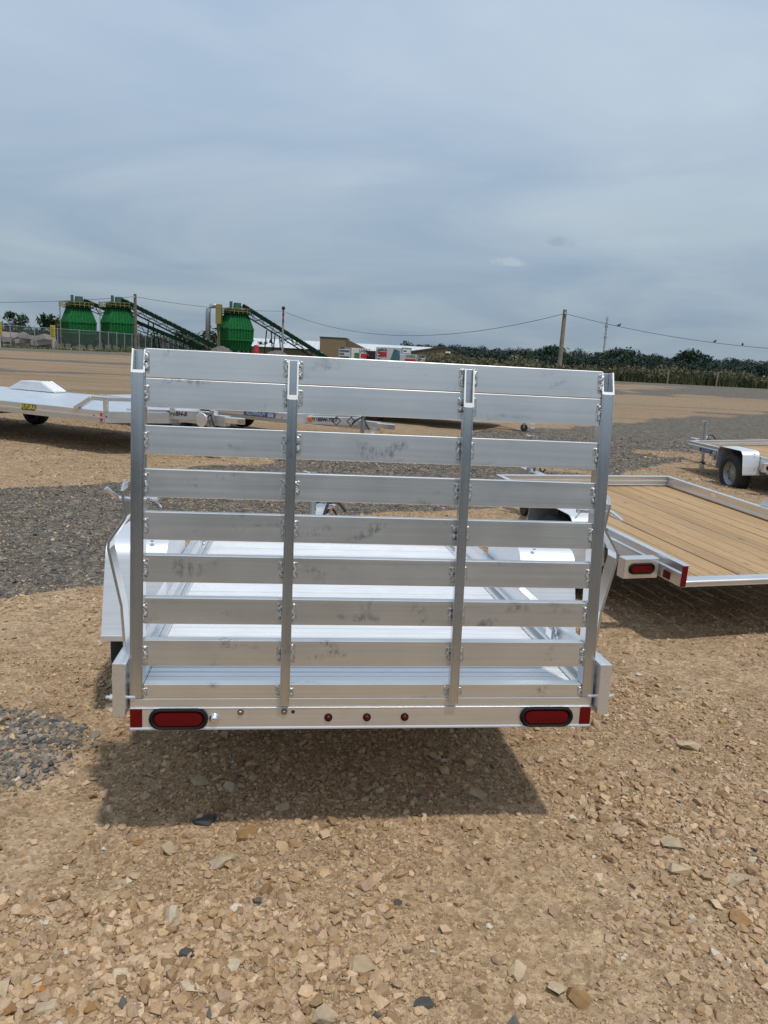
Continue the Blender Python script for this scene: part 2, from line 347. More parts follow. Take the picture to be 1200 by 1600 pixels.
def frame(origin, right, up):
    r = Vector(right).normalized(); u = Vector(up).normalized(); n = r.cross(u)
    return Matrix(((r.x, u.x, n.x, origin[0]), (r.y, u.y, n.y, origin[1]), (r.z, u.z, n.z, origin[2]), (0, 0, 0, 1)))
def soup(name, V, F, tint, mat, parent=None):
    """V (n,3), F (m,3) triangles, tint (n,3) per vertex"""
    me = bpy.data.meshes.new(name)
    me.vertices.add(len(V)); me.vertices.foreach_set('co', V.astype(np.float32).ravel())
    me.loops.add(F.size); me.loops.foreach_set('vertex_index', F.astype(np.int32).ravel())
    me.polygons.add(len(F)); me.polygons.foreach_set('loop_start', np.arange(0, F.size, 3, dtype=np.int32))
    me.polygons.foreach_set('use_smooth', np.zeros(len(F), bool))
    a = me.color_attributes.new('tint', 'FLOAT_COLOR', 'POINT')
    a.data.foreach_set('color', np.concatenate([tint, np.ones((len(V), 1))], 1).astype(np.float32).ravel())
    me.update(calc_edges=True); me.validate()
    me.materials.append(M[mat]); o = bpy.data.objects.new(name, me); COL.objects.link(o)
    if parent: o.parent = parent
    return o

# ------------------------------------------------------------------ ground
def vnoise(x, y, s, seed):
    """cheap smooth value noise"""
    x = np.asarray(x) * s; y = np.asarray(y) * s
    xi = np.floor(x).astype(np.int64); yi = np.floor(y).astype(np.int64); fx = x - xi; fy = y - yi
    fx = fx * fx * (3 - 2 * fx); fy = fy * fy * (3 - 2 * fy)
    def h(a, b_):
        n = (a * 374761393 + b_ * 668265263 + seed * 974711) & 0x7fffffff
        n = ((n ^ (n >> 13)) * 1274126177) & 0x7fffffff
        return ((n ^ (n >> 16)) & 0xffff) / 65535.0
    return (h(xi, yi) * (1 - fx) + h(xi + 1, yi) * fx) * (1 - fy) + (h(xi, yi + 1) * (1 - fx) + h(xi + 1, yi + 1) * fx) * fy
def inside(poly, x, y):
    r = np.zeros(x.shape, bool); n = len(poly)
    for i in range(n):
        x0, y0 = poly[i]; x1, y1 = poly[(i + 1) % n]
        if y0 == y1: continue
        c = ((y0 > y) != (y1 > y)) & (x < (x1 - x0) * (y - y0) / (y1 - y0) + x0)
        r ^= c
    return r
BAND = [(-9, 6.2), (-4.61, 7.23), (-4.07, 7.99), (-3.03, 9.04), (-1.68, 10.92), (0.4, 13.78), (3.5, 18.7), (8.08, 24.98), (17.14, 35.24), (29.3, 48.2), (60, 80),
        (60, 60), (16.0, 26.1), (8.7, 17.7), (5.05, 13.28), (3.43, 11.47), (1.64, 8.48), (0.66, 7.83), (-0.73, 7.19), (-1.83, 5.98), (-1.8, 4.84), (-2.26, 4.37), (-2.65, 4.08), (-5, 2.6), (-9, 2)]
PILE = [(-1.95, 3.08), (-1.44, 3.05), (-1.2, 2.92), (-1.14, 2.79), (-1.17, 2.57), (-1.24, 2.46), (-1.4, 2.40), (-1.95, 2.3)]
FARB = [[(-90, 84), (-44.8, 89), (-32, 96), (0, 102), (60, 93), (60, 108), (0, 116), (-40, 121), (-90, 106)],
        [(-60, 50), (-29.8, 58.5), (-20.9, 61.7), (-5, 64), (-5, 60), (-18, 57.0), (-26, 54.6), (-60, 46)],
        [(-40, 33), (-17.5, 36.2), (-12, 37.3), (-4, 37), (-4, 40), (-13.5, 40.0), (-19, 38.6), (-40, 37)],
        [(-9.5, 21.2), (-4, 20.8), (-1, 21.5), (-1, 24), (-5, 24.6), (-9, 24.4)],
        [(14, 47), (21.9, 55.8), (25.4, 52.4), (60, 58), (60, 97), (28, 96), (5, 97), (2, 60)]]
TANP = [[(15.1, 53), (25.8, 73.5), (31.3, 80.6), (23, 80), (16.6, 60)], [(2.2, 11.6), (3.0, 11.9), (3.1, 12.4), (2.3, 12.2)], [(4.6, 14.3), (7.4, 15.2), (8.0, 16.1), (5.5, 15.4)]]
GRASS = [(-120, 113), (-57, 109.5), (-44, 121), (-38, 160), (-46, 205), (-54, 205), (-49, 128), (-60, 116), (-120, 119)]
def gravel_mask(x, y, pile=True):
    d = np.sqrt(x * x + y * y); a = np.clip(d * 0.05, 0.06, 2.0)
    wx = x + a * (vnoise(x, y, 1.3, 1) - 0.5) + a * 1.4 * (vnoise(x, y, 0.35, 2) - 0.5); wy = y + a * (vnoise(x, y, 1.3, 3) - 0.5) + a * 1.4 * (vnoise(x, y, 0.35, 4) - 0.5)
    m = inside(BAND, wx, wy)
    if pile: m |= inside(PILE, wx, wy)
    for p in FARB: m |= inside(p, wx, wy)
    for p in TANP: m &= ~inside(p, wx, wy)
    m |= wy < -0.6  # unseen grey gravel added behind the camera, for greyer reflections in the metal
    return m.astype(float)
def hgt(x, y):
    near = np.exp(-(np.maximum(np.hypot(x, y) - 16, 0) / 10) ** 2)
    h = 0.035 * (vnoise(x, y, 0.8, 5) - 0.5) + 0.022 * (vnoise(x, y, 2.7, 6) - 0.5) + 0.008 * (vnoise(x, y, 9, 7) - 0.5)
    pile = 0.045 * np.clip(1 - ((x + 1.6) ** 2 / 0.36 + (y - 2.72) ** 2 / 0.12), 0, 1)
    return h * near + pile
def axis_pts(a, b, fine, lim_lo, lim_hi, growth=1.09):
    pts = list(np.arange(a, b + 1e-6, fine)); s = fine; p = b
    while p < lim_hi: s *= growth; p += s; pts.append(p)
    s = fine; p = a; lo = []
    while p > lim_lo: s *= growth; p -= s; lo.append(p)
    return np.array(lo[::-1] + pts)
gx = axis_pts(-4.2, 5.0, 0.055, -3500, 3500); gy = axis_pts(1.0, 8.0, 0.055, -500, 4000, 1.045)
GX, GY = np.meshgrid(gx, gy); GZ = hgt(GX, GY)
nx_, ny_ = len(gx), len(gy)
V = np.stack([GX, GY, GZ], -1).reshape(-1, 3)
idx = np.arange(nx_ * ny_).reshape(ny_, nx_)
Q = np.stack([idx[:-1, :-1], idx[:-1, 1:], idx[1:, 1:], idx[1:, :-1]], -1).reshape(-1, 4)
me = bpy.data.meshes.new('ground'); me.vertices.add(len(V)); me.vertices.foreach_set('co', V.astype(np.float32).ravel())
me.loops.add(Q.size); me.loops.foreach_set('vertex_index', Q.astype(np.int32).ravel())
me.polygons.add(len(Q)); me.polygons.foreach_set('loop_start', np.arange(0, Q.size, 4, dtype=np.int32))
me.polygons.foreach_set('use_smooth', np.ones(len(Q), bool)); me.update(calc_edges=True)
gmask = gravel_mask(GX, GY, False)
a_ = me.attributes.new('gravel', 'FLOAT', 'POINT'); a_.data.foreach_set('value', gmask.ravel().astype(np.float32))
grm = (inside(GRASS, GX + 2 * (vnoise(GX, GY, .3, 8) - .5), GY) | (GY > 165) | ((GY > 97 + 3 * vnoise(GX, GY, .3, 9)) & (GX > 6))).astype(np.float32)
a_ = me.attributes.new('grass', 'FLOAT', 'POINT'); a_.data.foreach_set('value', grm.ravel())
me.materials.append(M['ground'])
ground = bpy.data.objects.new('ground', me); COL.objects.link(ground); tag(ground, kind='structure')

# --- loose stone: convex shards
def shard(n, flat, seed):
    r = np.random.default_rng(seed)
    p = np.array([(x, y, z) for x in (-1, 1) for y in (-1, 1) for z in (-1, 1)], float) * r.uniform(0.35, 0.92, (8, 3)) + r.normal(0, 0.08, (8, 3))
    if n > 8: p = np.concatenate([p, r.normal(size=(n - 8, 3)) * 0.42 + np.sign(r.normal(size=(n - 8, 3))) * 0.35])
    p *= (0.80, 0.80 * r.uniform(0.6, 0.95), flat * 0.8)
    return hull(p)
def hull(p):
    bm = bmesh.new()
    for q in p: bm.verts.new(q)
    res = bmesh.ops.convex_hull(bm, input=bm.verts)
    for v in [v for v in bm.verts if not v.link_faces]: bm.verts.remove(v)
    bmesh.ops.triangulate(bm, faces=bm.faces); bm.verts.index_update()
    V_ = np.array([v.co[:] for v in bm.verts]); F_ = np.array([[v.index for v in f.verts] for f in bm.faces]); bm.free()
    return V_, F_
def pebble(n, flat, seed):
    r = np.random.default_rng(seed); p = r.normal(size=(n, 3)); p /= np.linalg.norm(p, axis=1)[:, None]
    p *= r.uniform(0.7, 0.95, (n, 1)); p *= (0.95, r.uniform(0.6, 0.9), flat); return hull(p)
SH = [shard(9, random.uniform(0.30, 0.55), i) for i in range(2)] + [pebble(16, random.uniform(0.48, 0.70), 80 + i) for i in range(12)]
SHS = [shard(8, random.uniform(0.35, 0.65), 50 + i) for i in range(2)] + [pebble(10, random.uniform(0.5, 0.75), 90 + i) for i in range(8)]
TANC = np.array([(0.38, 0.285, 0.185), (0.34, 0.25, 0.157), (0.41, 0.31, 0.21), (0.30, 0.212, 0.125), (0.36, 0.275, 0.19), (0.40, 0.30, 0.195), (0.32, 0.235, 0.15), (0.43, 0.345, 0.25), (0.27, 0.185, 0.105), (0.375, 0.28, 0.20)])
GREYC = np.array([(0.12, 0.12, 0.125), (0.17, 0.165, 0.16), (0.09, 0.09, 0.10), (0.22, 0.21, 0.20), (0.14, 0.135, 0.13), (0.27, 0.255, 0.235), (0.19, 0.17, 0.145)])
def stone_tint(n, mask):
    c = TANC[rng.integers(0, len(TANC), n)] * rng.uniform(0.74, 1.15, (n, 1)) * np.array((1.05, 0.98, 0.915))
    o = rng.random(n)
    c[o < 0.004] = (0.10, 0.095, 0.09); c[(o >= 0.012) & (o < 0.020)] = (0.25, 0.14, 0.06); c[(o >= 0.028) & (o < 0.040)] = (0.47, 0.42, 0.34)
    g = mask > rng.random(n) * 0.6 + 0.2
    cg = GREYC[rng.integers(0, len(GREYC), n)] * rng.uniform(0.8, 1.2, (n, 1)) * np.array((0.90, 0.84, 0.76)); k = rng.random(n) < 0.15; cg[k] = c[k]
    c[g] = cg[g]; return c
def density(x, y):
    """coarse and fine patches like those on the lot"""
    d = 0.22 + 0.95 * np.clip(vnoise(x, y, 1.1, 21) * 1.8 - 0.5, 0, 1) + 0.25 * np.clip(vnoise(x, y, 3.1, 22) * 2 - 1, 0, 1)
    d += 0.5 * np.exp(-((x + 0.25) ** 2 / 0.30 + (y - 2.45) ** 2 / 0.08))
    d += 0.55 * np.exp(-((x + 0.55) ** 2 / 0.5 + (y - 1.75) ** 2 / 0.12))
    d += 0.5 * np.exp(-((x - 1.1 - 0.4 * (2.6 - y)) ** 2 / 0.10 + (y - 2.2) ** 2 / 0.35))
    d *= 1 - 0.85 * np.exp(-((x - 0.45 - 0.25 * (2.0 - y)) ** 2 / 0.07 + (y - 1.95) ** 2 / 0.14))
    d *= 1 - 0.85 * np.exp(-((x + 1.05) ** 2 / 0.08 + (y - 2.2) ** 2 / 0.12))
    return np.clip(d, 0.04, 1.2)
gV, gF, gT, goff = [], [], [], 0
def scatter(n, x0, x1, y0, y1, r0, r1, lib, power=2.0, dens=True, poly=None, only_mask=None):
    global goff
    x = rng.uniform(x0, x1, n); y = rng.uniform(y0, y1, n)
    k = np.abs(x) < 0.58 * y + 0.5; x, y = x[k], y[k]
    if poly is not None: k = inside(poly, x + .08 * (vnoise(x, y, 4, 3) - .5), y + .08 * (vnoise(x, y, 4, 4) - .5)); x, y = x[k], y[k]
    if dens: k = rng.random(len(x)) < density(x, y); x, y = x[k], y[k]
    m = gravel_mask(x, y)
    if only_mask is not None: k = m > 0.5; x, y, m = x[k], y[k], m[k]
    n = len(x); r = r0 + (r1 - r0) * rng.random(n) ** power
    c = stone_tint(n, m); z = hgt(x, y) + r * rng.uniform(-0.10, 0.26, n)
    a = rng.uniform(0, 2 * PI, n); t1 = rng.normal(0, 0.28, n); t2 = rng.normal(0, 0.28, n); w = rng.integers(0, len(lib), n)
    ca, sa = np.cos(a), np.sin(a)
    for i, (Vl, Fl) in enumerate(lib):
        s = np.where(w == i)[0]
        if not len(s): continue
        P = Vl[None] * r[s, None, None]
        X, Y, Z = P[..., 0], P[..., 1], P[..., 2]
        Y, Z = Y - t1[s, None] * Z, Z + t1[s, None] * Y; X, Z = X + t2[s, None] * Z, Z - t2[s, None] * X
        X, Y = X * ca[s, None] - Y * sa[s, None], X * sa[s, None] + Y * ca[s, None]
        P = np.stack([X + x[s, None], Y + y[s, None], Z + z[s, None]], -1)
        gV.append(P.reshape(-1, 3)); nv = len(Vl)
        gF.append((Fl[None] + (goff + np.arange(len(s)) * nv)[:, None, None]).reshape(-1, 3)); goff += len(s) * nv
        gT.append(np.repeat(c[s], nv, 0))
scatter(120000, -2.3, 2.5, 1.25, 3.7, 0.0032, 0.0085, SHS, power=1.2)
scatter(34000, -2.3, 2.5, 1.25, 3.7, 0.007, 0.015, SHS, power=1.4)
scatter(10000, -2.3, 2.5, 1.25, 3.7, 0.010, 0.022, SH, power=1.6)
scatter(3000, -2.3, 2.5, 1.25, 3.7, 0.018, 0.034, SH, power=1.6)
scatter(2600, -1.3, 0.1, 1.25, 1.95, 0.012, 0.030, SH, power=1.5)
scatter(1500, 0.7, 1.6, 1.8, 2.7, 0.012, 0.030, SH, power=1.5)
scatter(5200, -2.0, -1.0, 2.2, 3.2, 0.010, 0.024, SH, dens=False, poly=PILE)
scatter(62000, -4.5, 5.0, 3.7, 8, 0.006, 0.014, SHS)
scatter(14000, -4.5, 5.0, 3.7, 8, 0.012, 0.026, SHS)
scatter(24000, -5, 5.0, 4.0, 9, 0.009, 0.020, SHS, dens=False, only_mask=True)
scatter(30000, -9, 9, 8, 16, 0.012, 0.030, SHS)
scatter(22000, -9, 9, 8, 18, 0.013, 0.032, SHS, dens=False, only_mask=True)
g = soup('gravel', np.concatenate(gV), np.concatenate(gF), np.concatenate(gT), 'stone', ground); tag(g, kind='stuff')
# the larger stones, one by one
SHB = []
for i in range(14):
    Vl, Fl = (shard if i % 5 == 0 else pebble)(18, random.uniform(0.32, 0.55), 200 + i)
    mb = MB(); mb.add(Vl, Fl); o = mb.build('stone', 'big_stone', ground, uv=None); SHB.append(o)
def place_stone(k, x, y, r, col, yaw=None, tilt=0.15):
    o = SHB[k % 14] if k < 14 else copy_obj(SHB[k % 14])
    o.location = (x, y, float(hgt(np.array([x]), np.array([y]))[0]) + r * 0.10); o.scale = (r, r, r)
    o.rotation_euler = (random.gauss(0, tilt), random.gauss(0, tilt), random.uniform(0, 6.28) if yaw is None else yaw); o.color = (*col, 1)
DK = (0.065, 0.063, 0.063); RU = (0.25, 0.15, 0.07); TN = (0.40, 0.32, 0.22); GR = (0.36, 0.29, 0.205)
SPECIAL = [(-0.545, 2.33, 0.048, DK), (-0.37, 1.70, 0.026, DK), (-0.33, 1.715, 0.034, (0.44, 0.37, 0.28)), (-0.53, 1.88, 0.045, (0.45, 0.38, 0.29)), (0.39, 2.55, 0.065, (0.36, 0.29, 0.2)),
           (-0.46, 1.75, 0.035, DK), (-0.87, 1.60, 0.045, TN), (-0.97, 1.69, 0.036, TN), (-0.60, 1.66, 0.04, (0.47, 0.38, 0.28)), (-0.42, 1.64, 0.042, (0.45, 0.36, 0.27)), (-0.74, 1.55, 0.04, GR),
           (-0.14, 1.88, 0.028, RU), (0.08, 1.95, 0.028, RU), (0.10, 1.98, 0.02, DK), (-0.78, 1.61, 0.02, (0.36, 0.14, 0.03)), (0.41, 1.74, 0.05, (0.42, 0.33, 0.22)), (0.50, 1.69, 0.04, TN),
           (0.55, 1.66, 0.05, RU), (0.57, 1.54, 0.04, DK), (0.60, 1.535, 0.026, (0.55, 0.52, 0.46)), (0.63, 1.53, 0.022, (0.55, 0.52, 0.46)), (0.16, 1.62, 0.034, DK), (1.02, 2.32, 0.055, GR), (1.16, 2.14, 0.05, GR),
           (1.0, 2.18, 0.05, TN), (0.86, 2.38, 0.05, (0.37, 0.27, 0.18)), (1.30, 2.05, 0.06, TN), (1.10, 1.98, 0.05, RU), (-0.40, 2.25, 0.05, RU), (-0.30, 2.42, 0.045, TN), (-0.62, 2.55, 0.05, GR), (-0.50, 2.52, 0.05, GR),
           (-0.44, 2.12, 0.06, GR), (-0.63, 2.18, 0.05, TN), (0.78, 3.25, 0.07, TN), (1.35, 3.05, 0.07, TN), (0.0, 1.73, 0.05, (0.34, 0.26, 0.17)), (-0.08, 1.57, 0.06, GR)]
k_ = 0
for x, y, r, c in SPECIAL: place_stone(k_, x, y, r, c); k_ += 1
while k_ < 298:
    q_ = random.random(); y = random.uniform(1.35, 1.9) if q_ < 0.35 else (random.uniform(1.35, 4.6) if q_ < 0.85 else random.uniform(4.6, 7)); x = random.uniform(-1.05, 0.05) if q_ < 0.28 else random.uniform(-0.56 * y - 0.15, 0.56 * y + 0.15)
    if random.random() > float(density(np.array([x]), np.array([y]))[0]): continue
    m_ = float(gravel_mask(np.array([x]), np.array([y]))[0]); c = stone_tint(1, np.array([m_]))[0]
    place_stone(k_, x, y, random.uniform(0.017, 0.029) * (1 + 0.12 * (y - 1.4)), tuple(c)); k_ += 1

# ------------------------------------------------------------------ background: yard, fence, hoppers, buildings, trees
def leaf_cloud(specs, size, base, seed, jit=0.35):
    """specs: list of (cx, cy, cz, rx, ry, rz, n) ellipsoid clumps -> triangle soup with per-leaf tint"""
    r = np.random.default_rng(seed); Vs, Ts = [], []
    for cx, cy, cz, rx, ry, rz, n in specs:
        p = r.normal(size=(n, 3)); p /= np.linalg.norm(p, axis=1)[:, None]; p *= r.uniform(0.55, 1.05, (n, 1)) ** 0.6
        p = p * (rx, ry, rz) + (cx, cy, cz)
        a = r.normal(size=(n, 3, 3)) * size * r.uniform(0.6, 1.3, (n, 1, 1)); Vs.append(p[:, None] + a)
        t = np.array(base) * r.uniform(1 - jit, 1 + jit, (n, 1)) * np.array([r.uniform(0.8, 1.25), 1, 1]) ; Ts.append(np.repeat(t, 3, 0))
    V = np.concatenate(Vs).reshape(-1, 3); V[:, 2] = np.maximum(V[:, 2], 0.02)
    return V, np.arange(len(V)).reshape(-1, 3), np.concatenate(Ts)
def clumps(cx, cy, z0, h, w, n, leaves, seed):
    r = random.Random(seed); out = []
    for i in range(n):
        t = r.random(); a = r.uniform(0, 6.28); rad = w * 0.5 * math.sin(PI * min(0.95, 0.25 + 0.7 * t)) * r.uniform(0.3, 0.9)
        s = w * r.uniform(0.16, 0.28)
        out.append((cx + rad * math.cos(a), cy + rad * math.sin(a), z0 + h * (0.22 + 0.70 * t), s, s, s * 0.8, leaves))
    return out
def tree(name, label, x, y, h, w, base, seed, leaves=70, n=14, group='trees beyond the yard'):
    t = empty(name, (x, y, 0)); tag(t, label, 'tree', group); lf = 0.045 if y < 300 else 0.024; leaves = leaves if y < 300 else leaves * 3
    tr = MB(); r = random.Random(seed)
    tr.tube([(0, 0, -0.2), (0.1, 0, h * 0.3), (0.05, 0.1, h * 0.75)], [w * 0.045, w * 0.035, w * 0.012], 7)
    for i in range(5):
        a = r.uniform(0, 6.28); z = h * r.uniform(0.28, 0.6)
        tr.tube([(0.05, 0, z), (w * 0.16 * math.cos(a), w * 0.16 * math.sin(a), z + h * 0.14), (w * 0.3 * math.cos(a), w * 0.3 * math.sin(a), z + h * 0.24)], [w * 0.02, w * 0.013, w * 0.005], 5)
    tr.build('trunk', M['bark'], t, uv=None)
    V, F, T = leaf_cloud(clumps(0, 0, 0, h, w, n, leaves, seed), w * lf, base, seed)
    soup('crown', V, F, T, 'foliage', t); return t
M['bark'] = simple('bark', (0.07, 0.055, 0.04), 0.9)
M['green_steel'] = simple('green_painted_steel', (0.008, 0.098, 0.028), 0.8, 0.0, 0.25, 1.5)
M['green_rib'] = simple('green_rib_steel', (0.020, 0.135, 0.045), 0.8, 0.0, 0.25, 1.5)  # lighter green than the bins: highlight on the ribs put into the colour
M['green_dark'] = simple('dark_green_steel', (0.005, 0.022, 0.012), 0.8, 0.0, 0.2, 1.5)
for k_m in ('green_steel', 'green_rib', 'green_dark'): M[k_m].node_tree.nodes['Principled BSDF'].inputs['Specular IOR Level'].default_value = 0.12
M['green_deck'] = simple('dull_green_hood', (0.03, 0.10, 0.07), 0.5)
M['rail_yellow'] = simple('yellow_guard_rail', (0.21, 0.18, 0.045), 0.6)
M['cream'] = simple('cream_cage_paint', (0.30, 0.29, 0.20), 0.6)
M['sign_yellow'] = simple('yellow_sign_paint', (0.40, 0.30, 0.03), 0.6)
M['galv'] = simple('galvanised_steel', (0.34, 0.36, 0.38), 0.45, 0.6)
M['tan_wall'] = simple('tan_metal_siding', (0.215, 0.155, 0.088), 0.7, 0, 0.06, 0.7)
M['tan_dark'] = simple('brown_metal_siding', (0.145, 0.108, 0.07), 0.7, 0, 0.06, 0.7)
M['white_roof'] = simple('white_metal_roof', (0.50, 0.53, 0.56), 0.5, 0, 0.05, 0.4)
M['roof_trim'] = simple('dark_roof_trim', (0.05, 0.05, 0.055), 0.6)
M['pole'] = simple('weathered_pole', (0.13, 0.10, 0.08), 0.9, 0, 0.3, 3)
M['pole_pale'] = simple('pale_weathered_pole', (0.22, 0.17, 0.125), 0.9, 0, 0.3, 3)
M['wire'] = simple('wire', (0.06, 0.065, 0.07), 0.6)
M['mound'] = simple('grey_stockpile', (0.105, 0.095, 0.088), 0.95, 0, 0.3, 1.5)
M['concrete'] = simple('pale_concrete', (0.38, 0.34, 0.32), 0.9, 0, 0.25, 1.0)
M['truck_white'] = simple('white_truck_paint', (0.55, 0.56, 0.56), 0.45, 0, 0.06, 1)
M['teal'] = simple('teal_print', (0.05, 0.15, 0.17), 0.5, 0, 0.35, 2)
M['maroon'] = simple('maroon_print', (0.035, 0.012, 0.022), 0.5, 0, 0.5, 1.2)
M['green_print'] = simple('green_print', (0.05, 0.17, 0.07), 0.5, 0, 0.4, 3)
def mesh_panel_mat():
    m, nt, b = newmat('chain_link_mesh')
    b.inputs['Base Color'].default_value = (0.10, 0.11, 0.115, 1); b.inputs['Metallic'].default_value = 0.3; b.inputs['Roughness'].default_value = 0.6
    tcn = nd(nt, 'ShaderNodeTexCoord'); f = noise(nt, tcn.outputs['Object'], 0.6, 3)
    tr = nd(nt, 'ShaderNodeBsdfTransparent'); mx = nd(nt, 'ShaderNodeMixShader')
    nt.links.new(ramp(nt, f, [(0.3, (0.33,) * 3), (0.7, (0.47,) * 3)]), mx.inputs[0])
    nt.links.new(tr.outputs[0], mx.inputs[1]); nt.links.new(b.outputs[0], mx.inputs[2])
    nt.links.new(mx.outputs[0], nt.nodes['Material Output'].inputs[0]); return m
M['mesh'] = mesh_panel_mat()

# fence along the left yard
FENCE = [(-108, 98), (-58, 111.5), (-48.5, 130), (-50, 195)]
def fence():
    t = empty('chain_link_fence', (FENCE[1][0], FENCE[1][1], 0)); tag(t, 'tall grey chain link fence in front of the green hoppers', 'fence')
    o = Vector((FENCE[1][0], FENCE[1][1], 0)); hh = 3.15
    post0 = None
    for (a, b) in zip(FENCE[:-1], FENCE[1:]):
        a = Vector((*a, 0)) - o; b = Vector((*b, 0)) - o; L = (b - a).length; n = max(1, round(L / 4.4))
        for i in range(n):
            p = a + (b - a) * i / n; q = a + (b - a) * (i + 1) / n
            if post0 is None: post0 = MB().tube([(0, 0, 0), (0, 0, hh + 0.12)], 0.075, 8).build('post', 'galv', t, uv=None); po = post0
            else: po = copy_obj(post0, t)
            po.location = p
            pm = MB(); d = (q - p).normalized(); nrm = Vector((-d.y, d.x, 0)) * 0.02
            pm.add([p + nrm + Vector((0, 0, 0.05)), q + nrm + Vector((0, 0, 0.05)), q + nrm + Vector((0, 0, hh)), p + nrm + Vector((0, 0, hh))], [(0, 1, 2, 3)])
            pm.build('mesh_panel', 'mesh', t, uv=None)
            MB().tube([p + Vector((0, 0, hh)), q + Vector((0, 0, hh))], 0.045, 6).build('top_rail', 'galv', t, uv=None)
fence()
for i, (x, y, lab) in enumerate([(-55.6, 111.0, 'yellow notice board on a post at the left end of the hopper yard fence'), (-50.4, 116.5, 'yellow notice board on a post in front of the second green hopper')]):
    s = empty('yard_sign', (x, y, 0)); tag(s, lab, 'sign', 'yellow signs by the fence')
    MB().tube([(0, 0, 0), (0, 0, 1.75)], 0.16, 8).build('post', 'concrete', s, uv=None)
    MB().box(-0.36, 0.36, -0.06, 0.06, 1.7, 3.55).build('panel', 'sign_yellow', s, uv=None)
    mb = MB()
    for j in range(6): mb.box(-0.26, 0.26 - 0.1 * (j % 3), -0.075, -0.06, 1.9 + j * 0.25, 1.98 + j * 0.25)
    mb.build('print', 'roof_trim', s, uv=None)
# green hoppers with their conveyors
def hopper(label, x, y, dz, yaw, cyclone=False, name='dust_hopper'):
    t = empty(name, (x, y, 0), (0, 0, yaw)); tag(t, label, 'hopper', 'green hoppers with conveyors')
    lev = [(1.95, 1.9 + dz), (2.58, 4.0 + dz), (2.66, 6.2 + dz), (1.78, 9.0 + dz)]
    mb = MB()
    vs = [(sx * s, sy * s, z) for s, z in lev for sx, sy in ((-1, -1), (1, -1), (1, 1), (-1, 1))]
    fs = [(0, 3, 2, 1), (12, 13, 14, 15)] + [(i * 4 + k, i * 4 + (k + 1) % 4, (i + 1) * 4 + (k + 1) % 4, (i + 1) * 4 + k) for i in range(3) for k in range(4)]
    mb.add(vs, fs); mb.build('bin', 'green_steel', t, uv=None)
    rb = MB(); n = 9
    for k in range(4):
        c, s_ = math.cos(k * PI / 2), math.sin(k * PI / 2)
        R = lambda px, py: (px * c - py * s_, px * s_ + py * c)
        for i in range(n):
            u = -0.94 + 1.88 * i / (n - 1)
            for (s0, z0), (s1, z1) in zip(lev[:-1], lev[1:]):
                a = R(u * s0, -s0 - 0.05); b = R(u * s1, -s1 - 0.05); rb.beam((*a, z0), (*b, z1), 0.14, 0.16)
        for s0, z0 in lev[1:3]:
            a = R(-s0, -s0 - 0.06); b = R(s0, -s0 - 0.06); rb.beam((*a, z0), (*b, z0), 0.16, 0.2)
    rb.build('rib', 'green_rib', t, uv=None)['kind'] = 'stuff'
    MB().box(-2.35, 2.35, -2.35, 2.35, 9.02 + dz, 9.16 + dz).build('platform', 'green_dark', t, uv=None)
    rl = MB()
    for k in range(4):
        c, s_ = math.cos(k * PI / 2), math.sin(k * PI / 2); R = lambda px, py, z: (px * c - py * s_, px * s_ + py * c, z)
        for z in (9.6 + dz, 10.15 + dz): rl.beam(R(-2.3, -2.3, z), R(2.3, -2.3, z), 0.10, 0.10)
        for i in range(6): rl.beam(R(-2.3 + 0.92 * i, -2.3, 9.16 + dz), R(-2.3 + 0.92 * i, -2.3, 10.15 + dz), 0.09, 0.09)
    rl.build('guard_rail', 'rail_yellow', t, uv=None)
    dk = MB().box(-1.9, 1.9, -1.9, 1.9, 9.16 + dz, 9.95 + dz).build('roof_hatch', 'green_dark', t, uv=None)
    MB().lathe([(0.0, 11.35 + dz), (0.75, 11.3 + dz), (0.85, 10.2 + dz), (0.85, 9.96 + dz)], n=14, c=(0.2, 0, 0)).build('head_drum', 'green_deck', t, uv=None)
    MB().box(-1.35, -0.95, -0.3, 0.3, 9.96 + dz, 11.5 + dz).box(-1.7, -1.35, -0.5, 0.5, 9.96 + dz, 10.3 + dz).build('motor_mount', 'green_deck', t, uv=None)
    for sx in (-1, 1):
        for sy in (-1, 1): MB().beam((sx * 2.2, sy * 2.2, 0), (sx * 2.3, sy * 2.3, 4.6 + dz), 0.28, 0.28).build('leg', 'green_dark', t, uv=None)
    cb = MB().box(-3.0, -2.4, 1.7, 2.6, 9.2 + dz, 10.2 + dz)
    for q in (2.0, 2.4): cb.tube([(-2.9, q, 0), (-2.9, q, 9.2 + dz)], 0.05, 6)
    for q in range(20): cb.beam((-2.9, 2.0, 0.4 + q * 0.42), (-2.9, 2.4, 0.4 + q * 0.42), 0.05, 0.05)
    cb.build('access_ladder', 'cream', t, uv=None)
    if cyclone:
        MB().lathe([(0.0, 8.0), (0.95, 8.0), (0.95, 4.9), (0.35, 2.6), (0.0, 2.6)], n=16, c=(-2.0, 2.9, 0)).build('cyclone', 'green_steel', t, uv=None)
    return t
